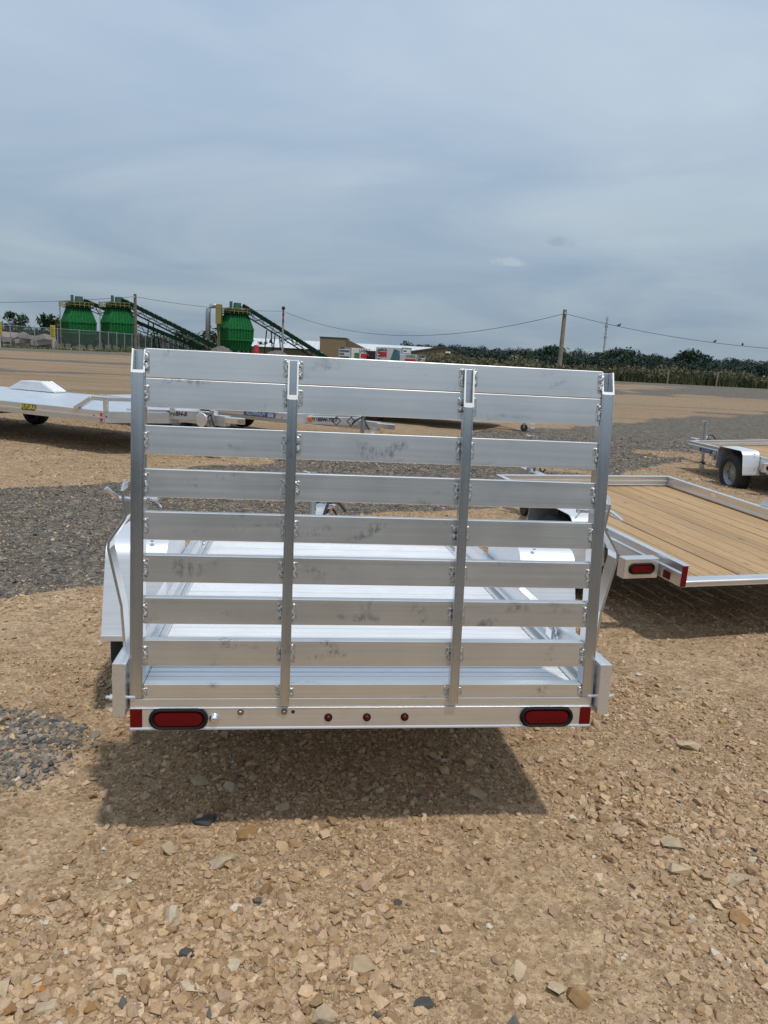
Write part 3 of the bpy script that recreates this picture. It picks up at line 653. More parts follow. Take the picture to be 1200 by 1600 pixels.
def conveyor(label, a, b, legs):
    a = Vector(a); b = Vector(b); t = empty('inclined_conveyor', (b.x, b.y, 0)); tag(t, label, 'conveyor', 'conveyors feeding the green hoppers')
    o = Vector((b.x, b.y, 0)); a = a - o; b = b - o; d = (b - a); L = d.length; d.normalize(); sd = Vector((-d.y, d.x, 0)).normalized(); up = sd.cross(d) * -1
    if up.z < 0: up = -up
    mb = MB(); w = 0.62; h = 1.15
    for s in (-1, 1):
        for z in (0, h): mb.beam(a + s * w * sd + z * up, b + s * w * sd + z * up, 0.16, 0.16)
        n = int(L / 1.15)
        for i in range(n):
            p = a + d * (L * i / n) + s * w * sd; q = a + d * (L * (i + 1) / n) + s * w * sd
            mb.beam(p + (0 if i % 2 else h) * up, q + (h if i % 2 else 0) * up, 0.09, 0.09)
    mb.build('truss', 'green_dark', t, uv=None)
    MB().beam(a + (h + 0.28) * up, b + (h + 0.28) * up, 1.35, 0.75).build('belt_cover', 'green_dark', t, uv=None)
    MB().beam(a + (h * 0.5) * up, b + (h * 0.5) * up, 1.0, 0.12).build('walkway', 'concrete', t, uv=None)
    c = MB()
    for i in range(int(L / 1.05)):
        p = a + d * (1.05 * i + 0.5) + (h + 0.6) * up; c.beam(p - sd * 0.4, p + sd * 0.4, 0.26, 0.34)
    c.build('cover_clip', 'white_roof', t, uv=None)['kind'] = 'stuff'
    for f in legs:
        p = a + d * (L * f)
        for s in (-1, 1): MB().beam((p.x + s * 0.9, p.y, 0), (p.x + s * 0.45, p.y, p.z), 0.2, 0.2).build('support_leg', 'green_dark', t, uv=None)
hopper('green ribbed steel hopper, farthest left of the three behind the fence', -63.9, 160, -1.1, math.radians(40))
hopper('green ribbed steel hopper in the middle, its conveyor running down past the utility pole', -55.8, 160, -0.8, math.radians(40))
hopper('green ribbed steel hopper beside the tall silver elbow duct', -31.9, 160, -0.75, math.radians(34), cyclone=True)
conveyor('dark green conveyor sloping down behind the middle hopper', (-63.6, 161, 8.2), (-41.0, 167, -0.3), (0.28, 0.62))
conveyor('long dark green conveyor rising to the middle hopper, passing the left utility pole', (-55.4, 160, 8.6), (-34.6, 159.5, -0.3), (0.3, 0.65))
conveyor('dark green conveyor rising to the hopper beside the silver duct', (-31.2, 160, 8.8), (-14.0, 159, -0.6), (0.35, 0.45))
dk = MB(); dk.tube([(0, 0, 0), (0, 0, 8.3), (0.12, 0, 9.05), (0.5, 0, 9.6), (1.1, 0, 9.8), (2.4, 0, 9.7)], 0.5, 14)
tag(dk.build('elbow_duct', 'galv', None, smooth=True, uv=None), 'silver elbow duct standing left of the third green hopper', 'duct'); bpy.data.objects['elbow_duct'].location = (-37.6, 160, 0)
ya = MB().box(-0.55, 0.55, -0.6, 0.6, 6.2, 10.0); ya.beam((-.2, 0, 0), (-.2, 0, 6.2), 0.1, 0.1); ya.beam((.2, 0, 0), (.2, 0, 6.2), 0.1, 0.1)
o = ya.build('caged_ladder', 'rail_yellow', None, uv=None); o.location = (-35.1, 158.6, 0); tag(o, 'yellow caged ladder between the silver duct and the third hopper', 'ladder')
# stockpiles and small yard things
def mound(label, x, y, r, h, seed):
    mb = MB(); rr = random.Random(seed); n = 28; prof = [(1.0, 0.0), (0.82, 0.22), (0.6, 0.52), (0.36, 0.82), (0.14, 0.97)]
    vs = [(0, 0, h)]; fs = []
    for j, (q, z) in enumerate(prof):
        for i in range(n):
            a = 2 * PI * i / n; k = 1 + 0.16 * rr.uniform(-1, 1); vs.append((r * q * k * math.cos(a), r * q * k * math.sin(a), h * z * (1 + 0.08 * rr.uniform(-1, 1)) - (0.1 if j == 0 else 0)))
    for i in range(n):
        fs.append((0, 1 + 4 * n + i, 1 + 4 * n + (i + 1) % n))
        for j in range(4): fs.append((1 + j * n + i, 1 + j * n + (i + 1) % n, 1 + (j + 1) * n + (i + 1) % n, 1 + (j + 1) * n + i))
    o = mb.add(vs, fs).build('stockpile', 'mound', None, smooth=True, uv=None); o.location = (x, y, 0); tag(o, label, 'mound', 'grey stockpiles by the hoppers')
mound('grey stockpile below the third green hopper', -25.8, 118, 3.0, 1.75, 1)
mound('grey stockpile beside the red drum, right of the third hopper', -17.4, 119, 3.2, 1.55, 2)
o = MB().lathe([(0, 0), (0.36, 0), (0.36, 0.6), (0.39, 0.63), (0.36, 0.66), (0.36, 1.3), (0.39, 1.33), (0.36, 1.36), (0.36, 2.2), (0, 2.2)], n=16).build('steel_drum', 'red_print', None, uv=None)
o.location = (-20.1, 116, 0); tag(o, 'tall red drum between the two grey stockpiles', 'drum')
rub = empty('rubble_heap', (-66, 140, 0)); tag(rub, 'pale heap of broken slabs lying behind the chain link fence', 'rubble heap')
for i in range(46):
    mb = MB(); w, d_, h = random.uniform(0.8, 2.2), random.uniform(0.6, 1.2), random.uniform(0.25, 0.5); mb.box(-w, w, -d_, d_, -h, h)
    o = mb.build('slab', 'concrete', rub, uv=None); q = random.random()
    o.location = (-10 + 15 * random.random(), random.uniform(-2, 2), 0.3 + 1.7 * q * (1 - 0.5 * random.random())); o.rotation_euler = (random.gauss(0, .2), random.gauss(0, .2), random.uniform(0, 3))
# poles and wires
def util_pole(label, x, y, h, r, mat, lean=0.0):
    t = empty('utility_pole', (x, y, 0), (0, lean, 0)); tag(t, label, 'utility pole', 'wooden utility poles')
    MB().tube([(0, 0, -0.3), (0, 0, h)], [r * 1.25, r], 10).build('shaft', mat, t, uv=None)
    m = MB(); m.tube([(0, -r - 0.12, h - 0.55), (0, r + 0.1, h - 0.55)], 0.05, 6); m.lathe([(0, h - 0.72), (0.09, h - 0.66), (0.12, h - 0.5), (0.07, h - 0.38), (0, h - 0.34)], n=10, c=(0, -r - 0.12, 0)); m.build('insulator', 'galv', t, uv=None)
    return t
util_pole('dark wooden utility pole standing in front of the green hoppers', -40.9, 125, 9.15, 0.22, 'pole')
util_pole('pale wooden utility pole rising from the reeds on the right', 21.35, 100, 8.45, 0.24, 'pole_pale', 0.006)
mst = empty('striped_mast', (-21.0, 150, 0)); tag(mst, 'slim red and white banded mast right of the third green hopper', 'mast')
MB().tube([(0, 0, 0), (0, 0, 6.2)], 0.2, 10).build('lower_shaft', 'galv', mst, uv=None)
for i in range(5): MB().tube([(0, 0, 6.2 + i * 0.6), (0, 0, 6.8 + i * 0.6)], 0.17, 10).build('band', 'maroon' if i % 2 else 'red_print', mst, uv=None)
MB().lathe([(0, 9.2), (0.3, 9.2), (0.34, 9.45), (0.3, 9.75), (0, 9.8)], n=12).build('lamp_head', 'maroon', mst, uv=None)
def wire(label, a, b, sag, n=36):
    a = Vector(a); b = Vector(b); pts = []
    for i in range(n + 1):
        t = i / n; p = a + (b - a) * t; p.z -= sag * 4 * t * (1 - t); pts.append(p - a)
    o = MB().tube(pts, 0.034, 5).build('overhead_wire', 'wire', None, uv=None); o.location = a; tag(o, label, 'wire', 'overhead wires'); return [a + p for p in pts]
wire('overhead wire running off to the left from the dark utility pole', (-120, 122, 8.9), (-40.9, 124.7, 8.7), 2.6)
wire('overhead wire between the dark utility pole and the striped mast', (-40.9, 124.7, 8.7), (-21.0, 149.8, 8.9), 0.55)
wire('long sagging overhead wire between the striped mast and the pale pole', (-21.0, 149.8, 8.9), (21.35, 99.7, 7.95), 3.55)
wr = wire('overhead wire running right from the pale pole with birds on it', (21.35, 99.7, 7.95), (83, 97, 8.6), 3.35)
def bird(label, loc, s, yaw):
    t = empty('bird', loc, (0, 0, yaw)); tag(t, label, 'bird', 'small dark birds')
    MB().lathe([(0, -0.11), (0.05, -0.08), (0.075, 0), (0.05, 0.08), (0, 0.12)], n=10, axis='x', c=(0, 0, 0.09)).lathe([(0, -0.05), (0.04, -0.02), (0.045, 0.02), (0, 0.05)], n=8, c=(0.1, 0, 0.17)).build('body', 'black', t, smooth=True, uv=None)
    MB().box(-0.24, -0.08, -0.025, 0.025, 0.06, 0.085).build('tail', 'black', t, uv=None); t.scale = (s, s, s)
for i, (k, lab) in enumerate([(4, 'dark bird perched on the wire nearest the pale pole'), (11, 'dark bird on the wire, middle of the three perched'), (13, 'dark bird on the wire, farthest right of the three perched')]):
    p = wr[k] ; bird(lab, (p.x, p.y, p.z + 0.02), 1.8, 0.6 * i)
fb = empty('bird', (-34.5, 148, 66)); tag(fb, 'tiny bird flying high in the grey sky', 'bird', 'small dark birds')
MB().lathe([(0, -0.2), (0.06, -0.1), (0.07, 0.05), (0, 0.22)], n=8, axis='x').build('body', 'black', fb, uv=None)
MB().add([(-.06, 0, 0), (.08, 0, 0), (.0, .45, .12), (-.06, .45, .12), (-.06, 0, .02), (.08, 0, .02), (.0, .45, .14), (-.06, .45, .14)], [(0, 1, 2, 3), (4, 5, 6, 7), (0, 1, 5, 4), (1, 2, 6, 5), (2, 3, 7, 6), (3, 0, 4, 7)]).add([(-.06, 0, 0), (.08, 0, 0), (.0, -.45, .12), (-.06, -.45, .12), (-.06, 0, .02), (.08, 0, .02), (.0, -.45, .14), (-.06, -.45, .14)], [(0, 1, 2, 3), (4, 5, 6, 7), (0, 1, 5, 4), (1, 2, 6, 5), (2, 3, 7, 6), (3, 0, 4, 7)]).build('wing', 'black', fb, uv=None)
# lattice tower on the ridge
tw = empty('radio_tower', (188, 702, 0)); tag(tw, 'thin lattice radio tower rising above the wooded ridge', 'tower')
mb = MB()
for k in range(3):
    a = 2 * PI * k / 3; x, y = 0.75 * math.cos(a), 0.75 * math.sin(a); mb.beam((x, y, 0), (x, y, 46), 0.3, 0.3)
    a2 = 2 * PI * (k + 1) / 3; x2, y2 = 0.75 * math.cos(a2), 0.75 * math.sin(a2)
    for i in range(15): mb.beam((x, y, 3 * i), (x2, y2, 3 * i + 3), 0.2, 0.2)
mb.build('lattice', 'galv', tw, uv=None)
MB().box(-1.3, 1.3, -0.4, 0.4, 36, 38.4).box(-1.4, 1.4, -0.4, 0.4, 27, 28.5).build('antenna', 'galv', tw, uv=None)
# buildings
def building_block():
    b = empty('workshop_building', (-14, 190, 0)); tag(b, 'tan windowless workshop block with a sloping side annex', 'building')
    MB().box(-3.6, 2.6, 0, 14, 0, 5.25).build('wall', 'tan_wall', b, uv=None)
    MB().box(-3.75, 2.75, -0.15, 14.1, 5.25, 5.42).build('roof_edge', 'roof_trim', b, uv=None)
    MB().prism([(2.6, 0), (9.6, 0), (9.6, 2.2), (2.6, 5.2)], lambda p, q, t: (p, t, q), 2.0, 13).build('annex', 'tan_dark', b, uv=None)
    rb = MB()
    for i in range(15): rb.box(-3.5 + i * 0.42, -3.44 + i * 0.42, -0.05, 0, 0.1, 5.2)
    rb.build('siding_rib', 'tan_wall', b, uv=None)['kind'] = 'stuff'
building_block()
b = empty('long_warehouse', (-14, 205, 0)); tag(b, 'long low warehouse with a white metal roof behind the box trucks', 'building')
MB().box(-24, 24, 0, 22, 0, 2.35).build('wall', 'tan_dark', b, uv=None)
MB().prism([(-0.6, 2.36), (11, 4.6), (22.6, 2.36)], lambda p, q, t: (t, p, q), -24.6, 24.6).build('roof', 'white_roof', b, uv=None)
mb = MB()
for i in range(40): mb.beam((-24.2 + i * 1.24, -0.6, 2.42), (-24.2 + i * 1.24, 11, 4.66), 0.08, 0.1)
mb.build('roof_seam', 'white_roof', b, uv=None)['kind'] = 'stuff'
b = empty('gabled_building', (10.4, 178, 0)); tag(b, 'tan gabled building with dark roof edge right of the box trucks', 'building')
MB().prism([(-6.4, 0), (5.2, 0), (5.2, 2.55), (1.1, 4.1), (-6.4, 2.7)], lambda p, q, t: (p, t, q), 0, 16).build('wall', 'tan_wall', b, uv=None)
rf = MB().prism([(-6.9, 2.62), (1.1, 4.12), (1.1, 4.42), (-6.9, 2.92)], lambda p, q, t: (p, t, q), -0.4, 16.3).prism([(1.1, 4.12), (5.7, 2.4), (5.7, 2.7), (1.1, 4.42)], lambda p, q, t: (p, t, q), -0.4, 16.3).build('roof', 'roof_trim', b, uv=None)
MB().box(1.6, 2.7, -0.5, 0.0, 2.9, 3.3).build('wall_lamp', 'white', b, uv=None)
MB().box(-4.6, -1.4, -0.06, 0.02, 0, 2.3).build('door', 'tan_dark', b, uv=None)
# box trucks
def box_truck(label, x, y, yaw, L, w, h, skin, art, name='box_truck', cat='truck', cab=True, z0=0.75):
    t = empty(name, (x, y, 0), (0, 0, yaw)); tag(t, label, cat, 'parked rental trucks and box trailers')
    MB().box(-w / 2, w / 2, 0, L, z0, h).build('cargo_box', skin, t, bevel=0.05, uv=None)
    mb = MB(); e_ = 0.03
    for s in (-1, 1): mb.box(s * w / 2 - 0.06, s * w / 2 + 0.06, -e_, 0.06, z0, h + 0.05)
    mb.box(-w / 2, w / 2, -e_ - 0.01, 0.05, h - 0.12, h + 0.06); mb.build('rear_frame', 'galv', t, uv=None)
    mb = MB(); mb.box(-w / 2 + 0.14, w / 2 - 0.14, -0.05, -0.01, z0 + 0.1, h - 0.2); mb.build('rear_door', 'truck_white', t, uv=None)
    mb = MB()
    for i in range(4): mb.box(-w / 2 + 0.2, -0.08 if i % 2 else w / 2 - 0.25, -0.07, -0.052, z0 + 0.25 + i * 0.45, z0 + 0.5 + i * 0.45)
    mb.build('door_print', 'dark_box', t, uv=None)
    for yy in ((0.9, L + 1.0) if cab else (L * 0.5,)):
        for s in (-1, 1): MB().lathe([(0.12, -0.12), (0.4, -0.12), (0.42, 0), (0.4, 0.12), (0.12, 0.12)], axis='x', n=16, c=(s * (w / 2 - 0.2), yy, 0.42)).build('wheel', 'tyre', t, uv=None)
    if cab:
        MB().prism([(L + 0.1, 0.5), (L + 2.2, 0.5), (L + 2.2, 1.25), (L + 1.5, 1.35), (L + 1.05, 2.1), (L + 0.1, 2.15)], lambda p, q, s: (s, p, q), -w * 0.42, w * 0.42).build('cab', 'truck_white', t, bevel=0.05, uv=None)
        MB().prism([(L + 1.53, 1.40), (L + 1.49, 1.36), (L + 1.10, 2.04), (L + 1.14, 2.06)], lambda p, q, s: (s, p, q), -w * 0.37, w * 0.37).build('windscreen', 'black', t, uv=None)
    art(t, w, L, z0, h); return t
def side(w, s, y0, y1, z0, z1, proud): return MB().box(min(s * w / 2, s * (w / 2 + proud)), max(s * w / 2, s * (w / 2 + proud)), y0, y1, z0, z1)
def art_a(t, w, L, z0, h):
    side(w, 1, 2.6, L - 0.2, z0 + 0.35, z0 + 1.05, 0.02).build('stripe', 'red_print', t, uv=None)
    side(w, 1, 0.9, 2.3, z0 + 0.25, h - 0.7, 0.018).build('picture', 'green_print', t, uv=None)
    text_part('lettering', 'U-HAUL', 0.85, 'black', t, frame((w / 2 + 0.02, (L + 2.4) / 2, z0 + 1.45), (0, 1, 0), (0, 0, 1)), 0.02, 0.1)
def art_b(t, w, L, z0, h):
    side(w, -1, 0.2, L - 0.2, z0 + 0.1, h - 0.1, 0.02).build('picture', 'maroon', t, uv=None)
    MB().prism([(1.2, z0 + .7), (3.3, z0 + .8), (2.4, h - 0.3), (1.7, h - 0.4)], lambda p, q, s: (s, p, q), -w / 2 - 0.045, -w / 2 - 0.022).build('emblem', 'teal', t, uv=None)
def art_c(t, w, L, z0, h):
    side(w, -1, L - 2.2, L - 0.1, h - 1.5, h - 0.75, 0.02).build('stripe', 'red_print', t, uv=None)
    text_part('lettering', 'U-HAUL', 0.6, 'black', t, frame((-w / 2 - 0.02, L - 1.15, h - 0.42), (0, -1, 0), (0, 0, 1)), 0.02, 0.1)
    MB().prism([(0.4, z0 + 0.2), (2.3, z0 + 0.2), (1.6, h - 0.2), (0.5, h - 0.5)], lambda p, q, s: (s, p, q), -w / 2 - 0.025, -w / 2 - 0.001).build('picture', 'teal', t, uv=None)
def art_d(t, w, L, z0, h):
    side(w, -1, 0.3, L - 1.0, z0 + 0.35, z0 + 0.85, 0.02).build('stripe', 'red_print', t, uv=None)
    text_part('lettering', 'U-HAUL', 0.5, 'green_print', t, frame((-w / 2 - 0.02, L / 2 - .4, z0 + 1.25), (0, -1, 0), (0, 0, 1)), 0.02, 0.1)
box_truck('white rental box truck with green picture and red stripe, rear doors facing', -7.25, 120, -math.radians(33), 5.0, 2.3, 2.55, 'truck_white', art_a)
box_truck('rental box truck with a dark maroon picture covering its side', -1.9, 123, math.radians(62), 4.0, 2.2, 2.35, 'truck_white', art_b)
box_truck('tall white rental truck with red and white sign and teal picture', 2.2, 121, math.radians(52), 5.2, 2.2, 2.95, 'truck_white', art_c)
box_truck('low white box trailer with a red stripe, right of the rental trucks', 4.4, 118, math.radians(50), 3.4, 1.9, 2.0, 'truck_white', art_d, 'box_trailer', 'box trailer', False, 0.5)
sh = empty('storage_shed', (6.2, 116, 0)); tag(sh, 'small white storage shed with dark door frame by the gabled building', 'shed')
MB().box(-0.7, 0.7, 0, 2, 0, 2.05).build('wall', 'truck_white', sh, uv=None); MB().box(-0.85, 0.85, -0.1, 2.1, 2.05, 2.18).build('roof', 'roof_trim', sh, uv=None)
MB().box(-0.45, 0.45, -0.04, 0.0, 0.05, 1.8).build('door', 'white', sh, uv=None)
# vegetation
def forest():
    specs = []; r = random.Random(3)
    for row, (yy, hh) in enumerate(((330, 5.2), (355, 6.4), (390, 8.2), (430, 10.0))):
        x = 10
        while x < 330:
            h = hh * r.uniform(0.88, 1.06) * (1 + 0.10 * math.sin(x * 0.05 + row)); w = r.uniform(6, 10)
            for j in range(11):
                t = r.random(); s = w * r.uniform(0.22, 0.36)
                specs.append((x + r.uniform(-.4, .4) * w, yy + r.uniform(-6, 6), h * (0.25 + 0.60 * t), s, s, s * 0.8, 90))
            x += w * 0.55
        x = -330
        while x < 10:
            h = hh * r.uniform(0.45, 0.62); w = r.uniform(6, 10)
            for j in range(4):
                s = w * r.uniform(0.22, 0.36); specs.append((x + r.uniform(-.4, .4) * w, yy + r.uniform(-6, 6), h * (0.25 + 0.6 * r.random()), s, s, s * 0.8, 20))
            x += w * 0.7
    V, F, T = leaf_cloud(specs, 0.34, (0.030, 0.049, 0.040), 5, 0.22)  # leaf colour lifted and blued: distance haze put into the tint
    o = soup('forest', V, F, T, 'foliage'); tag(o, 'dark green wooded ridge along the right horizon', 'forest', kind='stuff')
    # soil bank the wood stands on
    mb = MB(); mb.prism([(318, -1), (445, -1), (440, 5.5), (400, 4.5), (340, 2.2)], lambda p, q, t: (t, p, q), -400, 400); tag(mb.build('hill', M['bank'], None, uv=None), kind='structure')
M['bank'] = simple('wooded_bank', (0.020, 0.032, 0.016), 0.95, 0, 0.4, 0.4)
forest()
def reflection_wood():  # unseen trees added behind the camera to darken reflections in the metal
    sp = []; r = random.Random(8); x = -160
    while x < 160:
        h = r.uniform(8, 11)
        for j in range(6): s_ = r.uniform(2, 3); sp.append((x + r.uniform(-3, 3), -75 + r.uniform(-4, 4), h * (0.15 + 0.7 * r.random()), s_, s_, s_ * 0.9, 24))
        x += 3.2
    V, F, T = leaf_cloud(sp, 0.9, (0.028, 0.048, 0.028), 6, 0.4); tag(soup('wood', V, F, T, 'foliage'), 'unseen wood added behind the camera for dark reflections in the metal', 'wood', kind='stuff')
reflection_wood()
tree('broad_tree', 'broad dark tree standing out above the right tree line near the pale pole', 68, 338, 8.6, 15, (0.025, 0.046, 0.031), 21, 110, 22)
tree('broad_tree', 'broad dark tree rising highest in the tree line at the far right', 128, 338, 8.4, 18, (0.025, 0.046, 0.031), 22, 110, 22)
tree('broad_tree', 'broad dark tree in the tree line below the radio tower', 98, 338, 7.4, 20, (0.025, 0.046, 0.031), 23, 110, 22)
for i, (x, y, h, w, lab) in enumerate([(-112, 230, 8.6, 6.0, 'round tree at the far left edge above the fence'), (-106.5, 226, 8.8, 5.2, 'round tree beside the one at the far left edge'),
        (-93, 215, 7.6, 9.0, 'dark bushy tree left of the first green hopper'), (-85, 210, 8.8, 8.0, 'tall dark tree just left of the first green hopper'), (-70, 205, 6.6, 6.5, 'dark tree seen between the two left hoppers'),
        (-58, 215, 5.6, 6, 'small tree under the long conveyor, left one'), (-51, 218, 5.8, 7, 'small tree under the long conveyor, right one'), (-50, 196, 4.0, 4.5, 'low tree near the silver duct')]):
    tree('yard_tree', lab, x, y, h, w, (0.030, 0.052, 0.024), 40 + i, 60, 14)
hs = []
for i in range(90):
    x = -150 + 1.4 * i + random.uniform(-1, 1); hs.append((x, 212 + random.uniform(-4, 4), random.uniform(0.8, 3.4), 2.4, 2, 1.5, 60))
V, F, T = leaf_cloud(hs, 0.42, (0.034, 0.050, 0.026), 9, 0.4); tag(soup('hedgerow', V, F, T, 'foliage'), 'low green hedgerow behind the left yard', 'hedgerow', kind='stuff')
bs = []
for i in range(26): bs.append((random.uniform(-7.5, 7), random.uniform(-1.5, 1.5), random.uniform(0.3, 1.9) * (0.7 + 0.5 * random.random()), 1.1, 1.0, 0.8, 110))
V, F, T = leaf_cloud(bs, 0.16, (0.10, 0.105, 0.055), 12, 0.4); o = soup('shrub_thicket', V, F, T, 'foliage'); o.location = (13.5, 112, 0); tag(o, 'olive shrub thicket in front of the tan gabled building', 'shrubs')
def reeds():
    n = 15000; x = rng.uniform(5, 95, n); y = 97.6 + 0.02 * (x - 40) + rng.uniform(-0.3, 7.0, n) ** 1.0
    h = rng.uniform(1.0, 1.75, n) * (0.70 + 0.75 * vnoise(x, y, 0.30, 31)); w = rng.uniform(0.03, 0.08, n); a = rng.uniform(0, 6.28, n); lx = rng.normal(0, 0.22, n); ly = rng.normal(0, 0.22, n)
    z0 = np.zeros(n)
    A = np.stack([x - w * np.cos(a), y - w * np.sin(a), z0], -1); B = np.stack([x + w * np.cos(a), y + w * np.sin(a), z0], -1); Cc = np.stack([x + lx, y + ly, h], -1)
    base = np.array((0.060, 0.072, 0.034)) * rng.uniform(0.6, 1.35, (n, 1)) * (0.7 + 0.6 * vnoise(x, y, 0.5, 33))[:, None]; V1 = np.stack([A, B, Cc], 1).reshape(-1, 3); T1 = np.repeat(base, 3, 0)
    k = rng.random(n) < 0.25 + 0.6 * vnoise(x, y, 0.4, 35); m = int(k.sum()) ; p = Cc[k][:, None] - np.array((0, 0, 0.1)) + rng.normal(0, 1, (m, 3, 3)) * (0.13, 0.13, 0.17) ; T2 = np.repeat(np.array((0.125, 0.115, 0.075)) * rng.uniform(0.55, 1.35, (m, 1)), 3, 0)
    V = np.concatenate([V1, p.reshape(-1, 3)]); T = np.concatenate([T1, T2]); V[:, 2] = np.maximum(V[:, 2], 0)
    tag(soup('reeds', V, np.arange(len(V)).reshape(-1, 3), T, 'foliage'), 'tall feathery reeds along the edge of the gravel lot', 'reeds', kind='stuff')
reeds()
def scrub():
    sp = []; r = random.Random(14)
    for i in range(1100):
        x = r.uniform(4, 96); y = 98.2 + 0.02 * (x - 40) + r.uniform(0, 6); h = r.uniform(0.55, 1.15) * (0.7 + 0.7 * float(vnoise(np.array([x]), np.array([y]), 0.15, 51)[0]))
        sp.append((x, y, h * 0.75, r.uniform(0.7, 1.3), 0.8, h, 70))
    V, F, T = leaf_cloud(sp, 0.09, (0.084, 0.086, 0.047), 15, 0.35); tag(soup('scrub', V, F, T, 'foliage'), 'low olive scrub growing among the reeds', 'scrub', kind='stuff')
scrub()
def short_grass():
    n = 26000; x = rng.uniform(-120, -30, n); y = rng.uniform(106, 205, n); k = inside(GRASS, x, y); x, y = x[k], y[k]; n = len(x)
    h = rng.uniform(0.15, 0.55, n); w = 0.10; a = rng.uniform(0, 6.28, n)
    A = np.stack([x - w * np.cos(a), y - w * np.sin(a), 0 * x], -1); B = np.stack([x + w * np.cos(a), y + w * np.sin(a), 0 * x], -1); Cc = np.stack([x + rng.normal(0, .1, n), y + rng.normal(0, .1, n), h], -1)
    V = np.stack([A, B, Cc], 1).reshape(-1, 3); T = np.repeat(np.array((0.085, 0.098, 0.036)) * rng.uniform(0.6, 1.5, (n, 1)), 3, 0)
    tag(soup('grass', V, np.arange(len(V)).reshape(-1, 3), T, 'foliage'), 'strip of rough grass along the foot of the fence', 'grass', kind='stuff')
short_grass()
for i, (x, y, lab) in enumerate([(34.1, 97.2, 'thin fence post at the reeds, nearest the ramp'), (40.0, 96.8, 'thick fence post at the reeds, middle of the three'), (46.5, 97.0, 'thin fence post at the reeds, farthest right')]):
    o = MB().tube([(0, 0, -0.2), (0.02, 0, 1.0), (0, 0, 1.75)], [0.10, 0.095, 0.085], 8).build('fence_post', 'pole_pale', None, uv=None); o.location = (x, y - 0.5, 0); tag(o, lab, 'post', 'old posts along the reeds')

# ------------------------------------------------------------------ trailers
def stadium(hx, hz, n=10, r=None):
    """oval outline: half length hx, half height hz"""
    r = hz if r is None else r; pts = []
    for i in range(n + 1): a = -PI / 2 + PI * i / n; pts.append((hx - r + r * math.cos(a), hz / r * r * math.sin(a)))
    for i in range(n + 1): a = PI / 2 + PI * i / n; pts.append((-hx + r + r * math.cos(a), r * math.sin(a)))
    return pts
def tail_light(parent, u, v, w):
    g_ = MB(); out = stadium(0.0875, 0.0335); inn = stadium(0.0735, 0.0235); n = len(out)
    prof = [(1.0, 0.0), (1.0, -0.008), (0.0, -0.014)]
    vs = []
    for k in range(4):
        for i in range(n):
            if k == 0: p, y = out[i], 0.0
            elif k == 1: p, y = out[i], -0.007
            elif k == 2: p, y = (0.5 * (out[i][0] + inn[i][0]), 0.5 * (out[i][1] + inn[i][1])), -0.012
            else: p, y = inn[i], -0.004
            vs.append((p[0], y, p[1]))
    fs = [(k * n + i, k * n + (i + 1) % n, (k + 1) * n + (i + 1) % n, (k + 1) * n + i) for k in range(3) for i in range(n)]
    o = g_.add(vs, fs).build('tail_light', 'rubber', parent, smooth=False, uv=None); o.location = (u, v, w)
    l = MB(); n = len(inn); vs = [(p[0], -0.0035, p[1]) for p in inn] + [(p[0] * 0.95, -0.0085, p[1] * 0.9) for p in inn] + [(0, -0.0105, 0)]
    fs = [(i, (i + 1) % n, n + (i + 1) % n, n + i) for i in range(n)] + [(n + i, n + (i + 1) % n, 2 * n) for i in range(n)]
    l.add(vs, fs).build('lens', 'lens', o, smooth=False, uv=None); return o
def wheel(parent, u, v, w, s, r=0.28, wd=0.19):
    """s = +1 outer face towards +u"""
    h = wd / 2
    t = MB().lathe([(r * 0.62, -h), (r * 0.80, -h * 1.02), (r * 0.95, -h * 0.9), (r, -h * 0.62), (r * 0.985, -h * 0.2), (r, -h * 0.15), (r, h * 0.15), (r * 0.985, h * 0.2), (r, h * 0.62), (r * 0.95, h * 0.9), (r * 0.80, h * 1.02), (r * 0.62, h), (r * 0.6, 0)], axis='x', n=40, close=True)
    o = MB().lathe([(0, 0.045), (0.055, 0.045), (0.06, 0.03), (0.06, 0)], axis='x', n=16).build('wheel', 'galv', parent, smooth=True, uv=None); o.location = (u, v, w); o.rotation_euler = (0, 0, 0 if s > 0 else PI)
    t.build('tyre', 'tyre', o, smooth=True, uv=None)
    rm = MB().lathe([(r * 0.63, h * 0.85), (r * 0.60, h * 0.8), (r * 0.57, h * 0.45), (r * 0.40, h * 0.3), (r * 0.22, h * 0.55), (r * 0.1, h * 0.45), (0, h * 0.45)], axis='x', n=30)
    rm.build('rim', 'rim', o, smooth=True, uv=None)
    hl = MB()
    for k in range(8):
        a = 2 * PI * k / 8; c, s2 = math.cos(a), math.sin(a); hl.lathe([(0, 0.036), (0.014, 0.036), (0.02, 0.03)], axis='x', n=8, c=(0, r * 0.48 * c, r * 0.48 * s2))
    hl.build('rim_slot', 'black', o, uv=None); return o
